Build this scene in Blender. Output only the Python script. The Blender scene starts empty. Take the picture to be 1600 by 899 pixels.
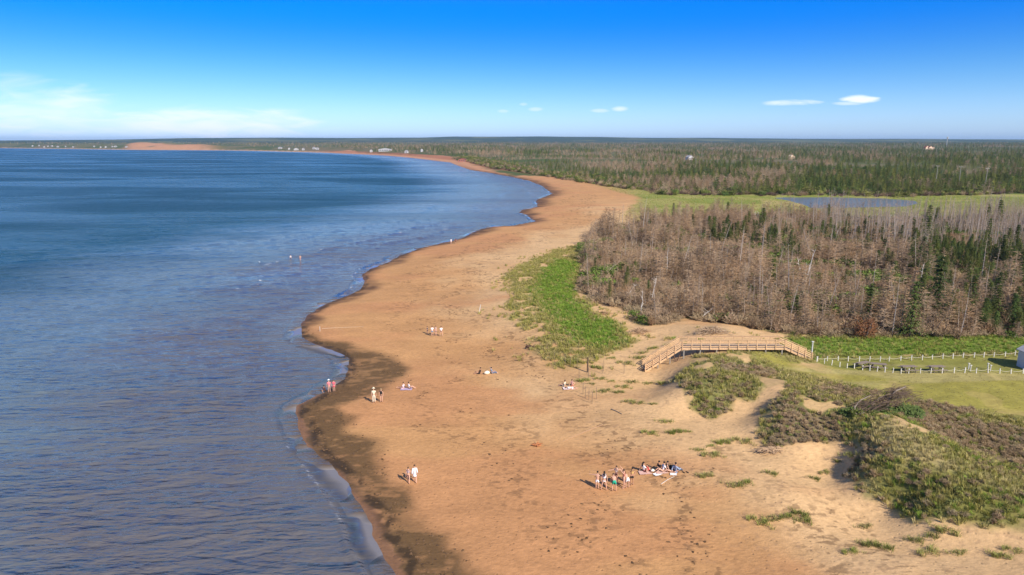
import bpy, bmesh, math, random
import numpy as np
from mathutils import Vector, Matrix

random.seed(7)
rng = np.random.default_rng(11)
S = bpy.context.scene
COL = S.collection

# ------------------------------------------------------------------ camera, sky, sun, exposure
H = 32.0
PITCH = math.radians(12.0)
FPX = 1067.0
cam_d = bpy.data.cameras.new('camera')
cam = bpy.data.objects.new('camera', cam_d)
COL.objects.link(cam)
cam_d.sensor_width = 36.0
cam_d.lens = 36.0 * FPX / 1600.0
cam_d.clip_start = 0.5
cam_d.clip_end = 60000
cam.location = (0, 0, H)
cam.rotation_euler = (math.pi / 2 - PITCH, 0, 0)
S.camera = cam

SUN_EL = math.radians(38)
SUN_AZ = math.radians(142)          # clockwise from +Y: behind the camera and to the right
sd = bpy.data.lights.new('sun', 'SUN')
sd.energy = 4.6
sd.angle = math.radians(0.5)
sd.color = (1.0, 0.91, 0.78)
so = bpy.data.objects.new('sun', sd)
COL.objects.link(so)
sdir = Vector((math.sin(SUN_AZ) * math.cos(SUN_EL), math.cos(SUN_AZ) * math.cos(SUN_EL), math.sin(SUN_EL)))
so.rotation_euler = sdir.to_track_quat('Z', 'Y').to_euler()

S.view_settings.view_transform = 'Standard'
S.view_settings.look = 'None'
S.view_settings.gamma = 1
S.view_settings.use_curve_mapping = False
S.view_settings.exposure = 0.45
SKY_STRENGTH = 0.10
HAZE_DENSITY = 4.4e-5


def ray(px, py):
    u = (px - 800.0) / FPX
    v = (449.5 - py) / FPX
    c, s = math.cos(PITCH), math.sin(PITCH)
    return u, c + v * s, -s + v * c


def P(px, py, z=0.0):
    dx, dy, dz = ray(px, py)
    t = (z - H) / dz
    return dx * t, dy * t


def N(nt, kind, **kw):
    n = nt.nodes.new(kind)
    for k, v in kw.items():
        setattr(n, k, v)
    return n


def math_node(nt, op, a, b=None, clamp=False):
    n = nt.nodes.new('ShaderNodeMath')
    n.operation = op
    n.use_clamp = clamp
    for i, v in enumerate((a, b)):
        if v is None:
            continue
        if isinstance(v, (int, float)):
            n.inputs[i].default_value = v
        else:
            nt.links.new(v, n.inputs[i])
    return n.outputs[0]


def mixc(nt, fac, a, b, blend='MIX'):
    n = nt.nodes.new('ShaderNodeMix')
    n.data_type = 'RGBA'
    n.blend_type = blend
    for sock, v in ((n.inputs[0], fac), (n.inputs[6], a), (n.inputs[7], b)):
        if isinstance(v, (int, float)):
            sock.default_value = v
        elif isinstance(v, tuple):
            sock.default_value = (v[0], v[1], v[2], 1)
        else:
            nt.links.new(v, sock)
    return n.outputs[2]


def maprange(nt, v, a, b, c, d, interp='SMOOTHSTEP'):
    n = nt.nodes.new('ShaderNodeMapRange')
    n.interpolation_type = interp
    n.clamp = True
    nt.links.new(v, n.inputs[0])
    for i, x in enumerate((a, b, c, d)):
        n.inputs[i + 1].default_value = x
    return n.outputs[0]


def build_world():
    w = bpy.data.worlds.new('World')
    S.world = w
    w.use_nodes = True
    nt = w.node_tree
    nt.nodes.clear()
    out = N(nt, 'ShaderNodeOutputWorld')
    bg = N(nt, 'ShaderNodeBackground')
    bg.inputs[1].default_value = SKY_STRENGTH
    sky = N(nt, 'ShaderNodeTexSky')
    sky.sky_type = 'NISHITA'
    sky.sun_disc = False
    sky.sun_elevation = SUN_EL
    sky.sun_rotation = SUN_AZ
    sky.air_density = 1.0
    sky.dust_density = 0.6
    sky.ozone_density = 3.0
    tc = N(nt, 'ShaderNodeTexCoord')
    sp = N(nt, 'ShaderNodeSeparateXYZ')
    nt.links.new(tc.outputs['Generated'], sp.inputs[0])
    # clear dry air: the blue deepens fast with elevation
    cr = N(nt, 'ShaderNodeValToRGB')
    cr.color_ramp.interpolation = 'B_SPLINE'
    e = cr.color_ramp.elements
    stops = [(0.0, (0.92, 1.20, 2.05)), (0.02, (0.90, 1.18, 1.9)), (0.06, (0.50, 0.84, 1.38)),
             (0.10, (0.23, 0.63, 1.22)), (0.14, (0.05, 0.48, 1.27)), (0.17, (0.0, 0.49, 1.36)), (0.20, (0.0, 0.48, 1.36)), (0.34, (0.55, 0.66, 1.0)), (1.0, (0.85, 0.80, 0.80))]
    stops = [(p, tuple(v / 2.5 for v in c)) for p, c in stops]
    e[0].position = stops[0][0]; e[0].color = (*stops[0][1], 1)
    e[1].position = stops[-1][0]; e[1].color = (*stops[-1][1], 1)
    for p, c in stops[1:-1]:
        k = e.new(p); k.color = (*c, 1)
    nt.links.new(sp.outputs[2], cr.inputs[0])
    tint = mixc(nt, 1.0, mixc(nt, 1.0, sky.outputs[0], cr.outputs[0], 'MULTIPLY'), (2.5, 2.5, 2.5), 'MULTIPLY')
    # clouds, placed by direction (tangent coordinates ahead, U = x/y, V = z/y)
    ymax = math_node(nt, 'MAXIMUM', sp.outputs[1], 0.02)
    U = math_node(nt, 'DIVIDE', sp.outputs[0], ymax)
    V = math_node(nt, 'DIVIDE', sp.outputs[2], ymax)
    cv = N(nt, 'ShaderNodeCombineXYZ')
    nt.links.new(math_node(nt, 'MULTIPLY', U, 14.0), cv.inputs[0])
    nt.links.new(math_node(nt, 'MULTIPLY', V, 75.0), cv.inputs[1])
    nz = N(nt, 'ShaderNodeTexNoise')
    nz.inputs['Scale'].default_value = 1.0
    nz.inputs['Detail'].default_value = 5.0
    nz.inputs['Distortion'].default_value = 0.6
    nt.links.new(cv.outputs[0], nz.inputs['Vector'])
    nn = math_node(nt, 'SUBTRACT', nz.outputs[0], 0.5)
    clouds = [  # px, py, rx, ry, soft, noise, alpha
        (310, 194, 215, 28, 1.3, 2.0, .95), (60, 176, 170, 44, 1.6, 2.2, 0.75), (20, 132, 70, 22, 1.6, 2.2, 0.35),
        (1238, 161, 50, 6.0, 1.1, 2.6, .95), (1345, 155.5, 34, 7.0, 1.0, 2.0, 1.0), (1324, 162, 28, 3.6, 1.1, 1.6, .6),
        (969, 170, 17, 5, 1.0, 1.2, .75), (938, 173, 16, 3.5, 1.0, 1.2, .4),
        (837, 171, 14, 4, 1.0, 1.2, .4), (818, 163, 8, 3, 1.0, 1.2, .3), (786, 174, 10, 3, 1.0, 1.2, .3)]
    total = None
    for (px, py, rx, ry, soft, nzs, al) in clouds:
        dx, dy, dz = ray(px, py)
        u0, v0 = dx / dy, dz / dy
        a = math_node(nt, 'MULTIPLY', math_node(nt, 'SUBTRACT', U, u0), FPX / rx)
        b = math_node(nt, 'MULTIPLY', math_node(nt, 'SUBTRACT', V, v0), FPX / ry)
        q = math_node(nt, 'ADD', math_node(nt, 'MULTIPLY', a, a), math_node(nt, 'MULTIPLY', b, b))
        q = math_node(nt, 'ADD', math_node(nt, 'SUBTRACT', 1.0, q), math_node(nt, 'MULTIPLY', nn, nzs))
        q = maprange(nt, q, 0.0, soft, 0.0, al)
        total = q if total is None else math_node(nt, 'MAXIMUM', total, q)
    front = math_node(nt, 'GREATER_THAN', sp.outputs[1], 0.05)
    total = math_node(nt, 'MULTIPLY', total, front, True)
    col = mixc(nt, total, tint, (7.8, 8.4, 9.5))
    nt.links.new(col, bg.inputs[0])
    nt.links.new(bg.outputs[0], out.inputs[0])


build_world()

# ------------------------------------------------------------------ numeric helpers


def _hash(ix, iy, seed):
    h = (ix.astype(np.int64) * 374761393 + iy.astype(np.int64) * 668265263 + seed * 1442695041) & 0xFFFFFFFF
    h = ((h ^ (h >> 13)) * 1274126177) & 0xFFFFFFFF
    h = h ^ (h >> 16)
    return (h & 0xFFFF) / 65535.0


def vn(x, y, seed=0):
    ix = np.floor(x); iy = np.floor(y)
    fx = x - ix; fy = y - iy
    fx = fx * fx * (3 - 2 * fx); fy = fy * fy * (3 - 2 * fy)
    a = _hash(ix, iy, seed); b = _hash(ix + 1, iy, seed)
    c = _hash(ix, iy + 1, seed); d = _hash(ix + 1, iy + 1, seed)
    return (a + (b - a) * fx) * (1 - fy) + (c + (d - c) * fx) * fy


def fbm(x, y, scale, seed=0, octv=4, gain=0.5):
    x = np.asarray(x, float) / scale; y = np.asarray(y, float) / scale
    s = 0; a = 1; t = 0
    for k in range(octv):
        s = s + a * vn(x * 2 ** k + 17.3 * k, y * 2 ** k - 9.1 * k, seed + k)
        t += a; a *= gain
    return s / t


def sstep(v, a, b):
    t = np.clip((v - a) / (b - a), 0, 1)
    return t * t * (3 - 2 * t)


def sdf(poly, x, y, margin=None):
    """signed distance in metres, positive inside; far points get -1e3 when margin is given"""
    poly = np.asarray(poly, float)
    x = np.asarray(x, float); y = np.asarray(y, float)
    shp = x.shape
    x = x.ravel(); y = y.ravel()
    res = np.full(x.shape, -1e3)
    if margin is not None:
        sel = (x > poly[:, 0].min() - margin) & (x < poly[:, 0].max() + margin) & \
              (y > poly[:, 1].min() - margin) & (y < poly[:, 1].max() + margin)
    else:
        sel = np.ones(x.shape, bool)
    px = x[sel]; py = y[sel]
    if len(px) == 0:
        return res.reshape(shp)
    d2 = np.full(px.shape, 1e18)
    ins = np.zeros(px.shape, bool)
    n = len(poly)
    for i in range(n):
        ax, ay = poly[i]; bx, by = poly[(i + 1) % n]
        ex, ey = bx - ax, by - ay
        L = ex * ex + ey * ey + 1e-12
        t = np.clip(((px - ax) * ex + (py - ay) * ey) / L, 0, 1)
        qx = px - ax - t * ex; qy = py - ay - t * ey
        d2 = np.minimum(d2, qx * qx + qy * qy)
        cond = (ay > py) != (by > py)
        if abs(ey) > 1e-12:
            xi = ax + (py - ay) * ex / ey
            ins ^= cond & (px < xi)
    d = np.sqrt(d2)
    res[sel] = np.where(ins, d, -d)
    return res.reshape(shp)


def wpoly(pts, z):
    return [P(p[0], p[1], p[2] if len(p) > 2 else z) for p in pts]


# ------------------------------------------------------------------ lie of the land
SHORE_PX = [(700, 1100), (655, 960), (619, 899), (600, 868), (584, 845), (577, 819), (566, 796), (549, 776), (533, 750), (510, 725),
            (484, 698), (478, 682), (466, 667), (456, 648), (462, 634), (480, 625), (504, 614), (520, 600), (534, 588),
            (539, 575), (536, 563), (525, 553), (505, 545), (480, 538), (464, 528), (462, 516), (472, 500), (485, 488),
            (505, 475), (530, 465), (556, 453), (566, 438), (562, 430), (575, 420), (600, 411), (624, 398), (655, 388),
            (690, 380), (720, 372), (750, 359), (770, 354), (800, 353), (833, 346), (826, 338), (812, 333), (814, 328),
            (838, 323), (838, 312), (862, 303), (853, 296), (845, 290), (826, 283), (800, 277), (765, 270.5),
            (735, 266), (715, 259), (703, 254), (670, 250), (640, 246.5), (600, 243), (560, 241), (500, 238.5),
            (440, 237), (400, 236), (330, 235), (210, 234.4), (120, 233), (0, 231.6), (-400, 230.5), (-1200, 230)]
sea = wpoly(SHORE_PX, 0) + [(-30000, 2000), (-30000, -20000), (60, -20000), (40, -400), (12, -40), (2, 10)]
SEA = np.array(sea)

POND = np.array(wpoly([(1205, 309), (1300, 308.5), (1380, 310.5), (1430, 314), (1435, 318), (1415, 323), (1330, 325), (1268, 326),
                       (1258, 321), (1230, 313.5)], 1.0))


def shore_d(x, y):
    return -sdf(SEA, x, y)


def beach(d):
    return np.where(d > 0, 1.8 * (1 - np.exp(-np.maximum(d, 0) / 28.0)), np.maximum(0.05 * d, -2.5))


B = None
CTRL = [(700, 500, B), (640, 600, B), (780, 450, B), (790, 545, B), (860, 600, B), (900, 700, B), (760, 760, B), (1000, 770, B), (1000, 885, B),
        (800, 885, B), (700, 900, B), (1100, 810, B), (1250, 870, B), (1150, 720, 1.9), (1100, 680, 1.9), (1000, 640, 1.8), (960, 590, 1.9),
        (1400, 885, 2.0), (1590, 890, 2.6), (1250, 770, 1.9), (600, 460, B), (760, 380, B), (850, 340, B), (900, 300, B), (950, 320, B), (860, 370, B),
        (1000, 980, B), (1500, 1000, 2.4), (700, 1050, B), (1200, 950, B),
        (800, 430, 2.3), (830, 470, 2.6), (850, 510, 2.5), (880, 430, 2.9), (900, 480, 2.8), (940, 510, 2.8), (870, 545, 2.2), (960, 540, 2.5), (880, 400, 2.4),
        (1008, 580, 1.9), (1040, 566, 2.7), (1072, 557, 3.6), (1110, 551, 4.2), (1150, 549, 4.4), (1200, 549, 4.3), (1240, 553, 3.7), (1268, 563, 2.9),
        (1060, 519, 3.6), (1100, 513, 4.3), (1130, 514, 4.3), (1165, 521, 3.8), (1200, 531, 3.2), (1100, 500, 2.7), (1030, 503, 2.7), (1180, 509, 2.7), (1030, 535, 3.0),
        (1100, 565, 4.5), (1078, 578, 4.0), (1150, 561, 4.6), (1230, 565, 3.6), (1170, 582, 4.0), (1055, 590, 3.1), (1045, 601, 2.0),
        (1075, 616, 3.2), (1120, 602, 4.3), (1088, 645, 2.0), (1125, 660, 2.0), (1060, 650, 1.9),
        (1215, 598, 5.1), (1248, 606, 4.9), (1190, 620, 4.0), (1175, 650, 2.6), (1160, 685, 2.0),
        (1225, 630, 4.9), (1205, 665, 3.3), (1190, 702, 2.0), (1260, 640, 4.6), (1290, 655, 4.2), (1270, 690, 3.0), (1310, 712, 2.5), (1250, 725, 2.0),
        (1300, 590, 3.2), (1400, 590, 2.9), (1590, 600, 3.0), (1300, 560, 2.8), (1450, 560, 2.8), (1590, 550, 2.8), (1400, 615, 3.2), (1590, 650, 3.4),
        (1395, 637, 4.0), (1392, 654, 5.7), (1430, 680, 5.6), (1470, 715, 5.2), (1530, 745, 4.7), (1610, 790, 4.4), (1352, 668, 4.8), (1322, 684, 3.6),
        (1350, 700, 3.9), (1500, 690, 3.6), (1540, 715, 3.5), (1500, 655, 3.5), (1590, 700, 3.6), (1450, 645, 3.6),
        (1322, 742, 2.1), (1352, 778, 2.05), (1392, 782, 2.1), (1430, 822, 2.1), (1500, 845, 2.3), (1560, 852, 2.6), (1620, 850, 3.0),
        (1348, 722, 3.6), (1385, 745, 3.9), (1450, 786, 3.6), (1540, 810, 3.5), (1440, 740, 4.5),
        (1000, 500, 2.7), (1200, 500, 2.8), (1500, 520, 2.8), (1000, 420, 2.5), (1300, 400, 2.5), (1600, 400, 2.5), (1100, 330, 1.6), (1400, 345, 1.6),
        (1750, 420, 2.5), (1800, 550, 2.8), (1800, 700, 3.6), (1800, 880, 4.0), (1900, 1100, 4.0), (1040, 300, 1.8), (1300, 298, 1.8), (1600, 300, 1.8)]
cx, cy, cz = [], [], []
for (a, b, z) in CTRL:
    zz = 1.5 if z is None else z
    X, Y = P(a, b, zz)
    if z is None:
        zz = float(beach(shore_d(np.array([X]), np.array([Y])))[0])
        X, Y = P(a, b, zz)
    cx.append(X); cy.append(Y); cz.append(zz)
cx = np.array(cx); cy = np.array(cy); cz = np.array(cz)
cextra = cz - beach(shore_d(cx, cy))


def phi(r2):
    return np.sqrt(r2 + 5.0)


A = phi((cx[:, None] - cx) ** 2 + (cy[:, None] - cy) ** 2)
n_ = len(cx)
M_ = np.zeros((n_ + 1, n_ + 1)); M_[:n_, :n_] = A; M_[:n_, n_] = 1; M_[n_, :n_] = 1
M_[:n_, :n_] += np.eye(n_) * -0.12
W_ = np.linalg.solve(M_, np.append(cextra, 0))

HILL_PX = [(-2500, 224), (-600, 222.5), (0, 221), (200, 219.5), (300, 217.5), (450, 216.5), (560, 217), (660, 216.2), (710, 214.5), (780, 215.2),
           (850, 214.6), (930, 215), (1000, 216.5), (1100, 216.8), (1250, 218.5), (1450, 219), (1600, 220), (2400, 221), (5000, 221)]
hill_u = np.array([(p[0] - 800) / FPX for p in HILL_PX])
hill_z = np.array([H + (222.7 - p[1]) / FPX * 9500 for p in HILL_PX])


def terrain(x, y, d=None):
    x = np.asarray(x, float); y = np.asarray(y, float)
    if d is None:
        d = shore_d(x, y)
    r = np.hypot(x, y)
    base = beach(d)
    # near land from the control points
    near = np.zeros(x.shape)
    sel = (r < 620)
    if sel.any():
        xs, ys = x[sel], y[sel]
        acc = np.full(xs.shape, W_[n_])
        for k in range(n_):
            acc += W_[k] * phi((xs - cx[k]) ** 2 + (ys - cy[k]) ** 2)
        w = sstep(d[sel], 6, 22) * (1 - sstep(r[sel], 430, 600)) * sstep(y[sel], -30, 20)
        near[sel] = np.clip(acc, -0.6, 5.0) * w
    # rolling small relief on the vegetated land
    hum = (fbm(x, y, 5.0, 3, 3) - 0.5) * 0.5 * sstep(near, 0.25, 1.2) * (1 - sstep(r, 200, 320))
    inl = sstep(d, 45, 130)
    far = inl * (np.maximum(r - 480, 0) * 0.0042 + (fbm(x, y, 420, 5, 3) - 0.5) * 9 * sstep(r, 600, 2500))
    far = np.minimum(far, 22)
    # low red bluffs behind the far beach
    blf = sstep(d, 26, 44) * 3.2 * sstep(r, 560, 900)
    hz = np.interp(x / np.maximum(y, 1.0), hill_u, hill_z)
    hz = np.where(y > 0, hz, 20)
    hill = sstep(r, 5200, 9400) * sstep(d, 100, 1500) * np.maximum(hz - 24 + (fbm(x, y, 900, 9, 3) - 0.5) * 8, 0)
    # tall sand cliffs on the far spit
    u = x / np.maximum(y, 1.0)
    fd = sstep(r, 2300, 2500) * (1 - sstep(r, 5000, 6000)) * sstep(u, -0.566, -0.530) * (1 - sstep(u, -0.47, -0.40)) * sstep(d, 20, 70) \
        * (1 - sstep(d, 260, 420)) * (2 + 17 * sstep(fbm(x, y, 170, 31, 3), .3, .75))
    lap = ((fbm(x, y, 3.2, 15, 3) - .5) * .06 + (fbm(x, y, 11.0, 16, 2) - .5) * .12 - .035) * np.exp(-(d / 4.0) ** 2)
    z = base + near + hum + far + blf + hill + fd + lap
    # pond basin
    pd = sdf(POND, x, y, 30)
    z = np.where(pd > -25, z * (1 - sstep(pd, -25, -2)) + sstep(pd, -25, -2) * (1.25 - 0.9 * sstep(pd, -2, 4)), z)
    return z


def ground(px, py):
    z = 1.5
    for _ in range(14):
        X, Y = P(px, py, z)
        z2 = float(terrain(np.array([X]), np.array([Y]))[0])
        z = 0.5 * z + 0.5 * max(z2, 0.0)
    return X, Y, z


# ------------------------------------------------------------------ cover of the land (all in plan, metres)
WRACK = np.array(wpoly([(765, 905), (727, 879), (693, 853), (698, 833), (646, 803), (643, 783), (633, 760), (606, 746), (586, 716), (588, 688),
                        (550, 673), (552, 650), (530, 637), (560, 625), (590, 612), (625, 592), (640, 575), (620, 560), (590, 548), (545, 535), (505, 528),
                        (480, 515), (476, 505), (440, 515), (430, 560), (420, 600), (400, 640), (410, 700), (500, 830), (560, 960), (830, 970)], 0.4))
GREENPATCH = np.array(wpoly([(790, 428), (800, 460), (795, 485), (820, 520), (840, 545), (870, 562), (905, 560), (960, 548), (1000, 535), (990, 520), (960, 505), (930, 480), (905, 455),
                             (915, 425), (930, 410), (1000, 400), (1000, 385), (930, 378), (895, 382), (850, 398), (815, 412)], 2.5))
LUSH = np.array(wpoly([(850, 425), (830, 455), (860, 490), (880, 520), (930, 540), (975, 535), (960, 512), (925, 495), (905, 470), (898, 440), (905, 410), (870, 405)], 2.7))
SAND_IN = np.array(wpoly([(895, 440), (900, 468), (930, 470), (925, 485), (950, 500), (985, 505), (990, 490), (950, 470), (925, 450)], 2.8))
DUNE = np.array(wpoly([(1045, 601, 2.0), (1066, 615, 2.4), (1078, 640, 2.2), (1110, 655, 2.1), (1145, 645, 2.5), (1150, 625, 3.4), (1180, 622, 4.0), (1200, 606, 4.6), (1215, 600, 5.1),
                       (1218, 615, 5.0), (1188, 640, 3.6), (1180, 668, 2.6), (1192, 702, 2.0), (1230, 700, 2.2), (1275, 695, 2.6), (1315, 690, 3.2), (1345, 700, 4.0),
                       (1322, 740, 2.4), (1352, 775, 2.2), (1395, 782, 2.2), (1432, 818, 2.2), (1490, 830, 2.4), (1550, 838, 2.7), (1620, 820, 3.4), (1900, 900, 4),
                       (2600, 900, 4), (2600, 560, 3), (1700, 523, 2.8), (1300, 523, 2.8), (1215, 526, 2.9), (1215, 546, 4.1), (1150, 548, 4.5), (1085, 552, 4.2), (1075, 570, 4.0), (1055, 585, 3.2)], 3))
LAWN = np.array(wpoly([(1270, 562), (1300, 556), (1590, 553), (1900, 552), (1900, 590), (1590, 582), (1420, 584), (1340, 580), (1290, 572)], 2.9))
FIELD = np.array(wpoly([(1270, 575), (1300, 560), (1900, 560), (1900, 640), (1600, 655), (1480, 640), (1420, 622), (1330, 600), (1250, 590), (1180, 572), (1180, 560)], 3.2))
MEADOW = np.array(wpoly([(1225, 529), (1600, 525), (1900, 525), (1900, 549), (1590, 551), (1300, 556), (1262, 552)], 2.8))
BROWN1 = np.array(wpoly([(1400, 655, 4), (1440, 645, 3.6), (1520, 655, 3.6), (1620, 680, 3.6), (1800, 720, 3.6), (1800, 800, 4), (1610, 760, 4.2), (1540, 712, 3.6), (1470, 690, 4)], 3.6))
BROWN2 = np.array(wpoly([(1120, 575), (1170, 568), (1215, 578), (1195, 590), (1130, 586)], 4.2))
BROWN3 = np.array(wpoly([(1280, 605), (1370, 608), (1360, 630), (1290, 628), (1265, 612)], 3.9))
BROWN4 = np.array(wpoly([(1430, 625), (1530, 640), (1520, 650), (1420, 645)], 3.4))
BROWN5 = np.array(wpoly([(1185, 690, 2.4), (1215, 645, 4), (1240, 635, 4.6), (1300, 660, 4), (1320, 690, 3.4), (1270, 697, 2.6), (1225, 702, 2.2)], 3))
TAN1 = np.array(wpoly([(1392, 652, 5.7), (1440, 685, 5.6), (1500, 735, 5), (1440, 728, 5), (1380, 710, 4.7), (1335, 715, 4.4), (1350, 670, 4.8)], 5))
GREEN1 = np.array(wpoly([(1365, 715, 4.6), (1450, 735, 4.8), (1540, 760, 4.6), (1620, 800, 4.4), (1600, 830, 3.6), (1520, 828, 3), (1450, 790, 4), (1400, 755, 4.4)], 4.4))
GREEN2 = np.array(wpoly([(1480, 690), (1540, 712), (1600, 745), (1550, 750), (1500, 725), (1455, 692)], 4.2))
GREEN3 = np.array(wpoly([(1320, 660), (1385, 650), (1390, 660), (1345, 672), (1325, 676)], 4.8))
HUMP = np.array(wpoly([(1030, 540, 3), (1045, 520, 4), (1080, 510, 4.2), (1140, 510, 4.3), (1180, 520, 3.7), (1195, 530, 3.3), (1190, 545, 4.2), (1075, 545, 3.8)], 4.4))
BLOW = np.array(wpoly([(1150, 650, 2.4), (1152, 628, 3.4), (1185, 622, 4), (1202, 604, 4.8), (1225, 597, 5.1), (1232, 604, 5.1), (1218, 612, 5), (1186, 645, 3.5), (1178, 670, 2.4)], 4))
DEAD = np.array(wpoly([(905, 385), (918, 420), (906, 450), (935, 474), (990, 490), (1000, 515), (1040, 508), (1080, 500), (1160, 511), (1230, 527), (1300, 529), (1700, 529), (2300, 534),
                       (2300, 350), (1600, 337), (1400, 339), (1200, 336), (1060, 338), (965, 352), (930, 365)], 2.6))
MARSH = np.array(wpoly([(870, 274), (960, 286), (1050, 299), (1150, 299), (1600, 298), (2400, 298), (2400, 360), (1600, 345), (1200, 345), (1000, 350), (950, 345), (985, 325), (1000, 308), (930, 290), (880, 279)], 1.8))
FOREST = wpoly([(560, 238.5), (620, 241), (700, 245.5), (730, 252), (765, 262), (800, 270), (860, 273), (900, 279), (960, 288), (1000, 293), (1050, 300), (1150, 301), (1300, 300), (1420, 303), (1480, 302), (1600, 300),
                (2600, 300)], 3)
FOREST = np.array(FOREST + [(9000, 900), (9000, 9000), (-2000, 9000), (-1300, 4500)])


def cover(x, y, d=None):
    """masks 0..1 in plan"""
    if d is None:
        d = shore_d(x, y)
    r = np.hypot(x, y)
    w1 = (fbm(x, y, 4.0, 40, 3) - 0.5)
    w2 = (fbm(x, y, 14.0, 44, 3) - 0.5)
    m = {}

    def mk(poly, soft=0.6, warp=2.0, margin=30):
        s = sdf(poly, x, y, margin) + w1 * warp
        return sstep(s, -soft, soft)
    m['wrack'] = mk(WRACK, 1.2, 2.5)
    m['patch'] = mk(GREENPATCH, 1.8, 4.5)
    m['lush'] = mk(LUSH, 2.4, 4.0)
    m['sandin'] = mk(SAND_IN, 0.8, 3.0)
    m['dune'] = mk(DUNE, 0.5, 1.6)
    m['lawn'] = mk(LAWN, 0.5, 0.4)
    m['field'] = mk(FIELD, 2.0, 2.0)
    m['meadow'] = mk(MEADOW, 0.8, 1.0)
    b = mk(BROWN1, 1.2, 2.5)
    for q in (BROWN2, BROWN3, BROWN4, BROWN5):
        b = np.maximum(b, mk(q, 0.8, 1.6))
    m['brown'] = b
    m['tan'] = mk(TAN1, 1.2, 2.0)
    m['green'] = np.maximum(np.maximum(mk(GREEN1, 1.2, 2.5), mk(GREEN2, 1.0, 1.5)), mk(GREEN3, .8, 1))
    m['hump'] = mk(HUMP, 0.6, 1.5)
    m['blow'] = mk(BLOW, 0.3, 0.8)
    m['dead'] = mk(DEAD, 1.5, 4.0, 60)
    m['marsh'] = mk(MARSH, 3.0, 6.0, 80)
    m['forest'] = sstep(sdf(FOREST, x, y) + w2 * 22 * sstep(r, 300, 900), -4, 4)
    m['pond'] = sstep(sdf(POND, x, y, 40), -1, 2)
    m['w1'] = w1; m['w2'] = w2; m['r'] = r; m['d'] = d
    return m


def lerp(a, b, t):
    return a + (b - a) * t[:, None]


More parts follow.
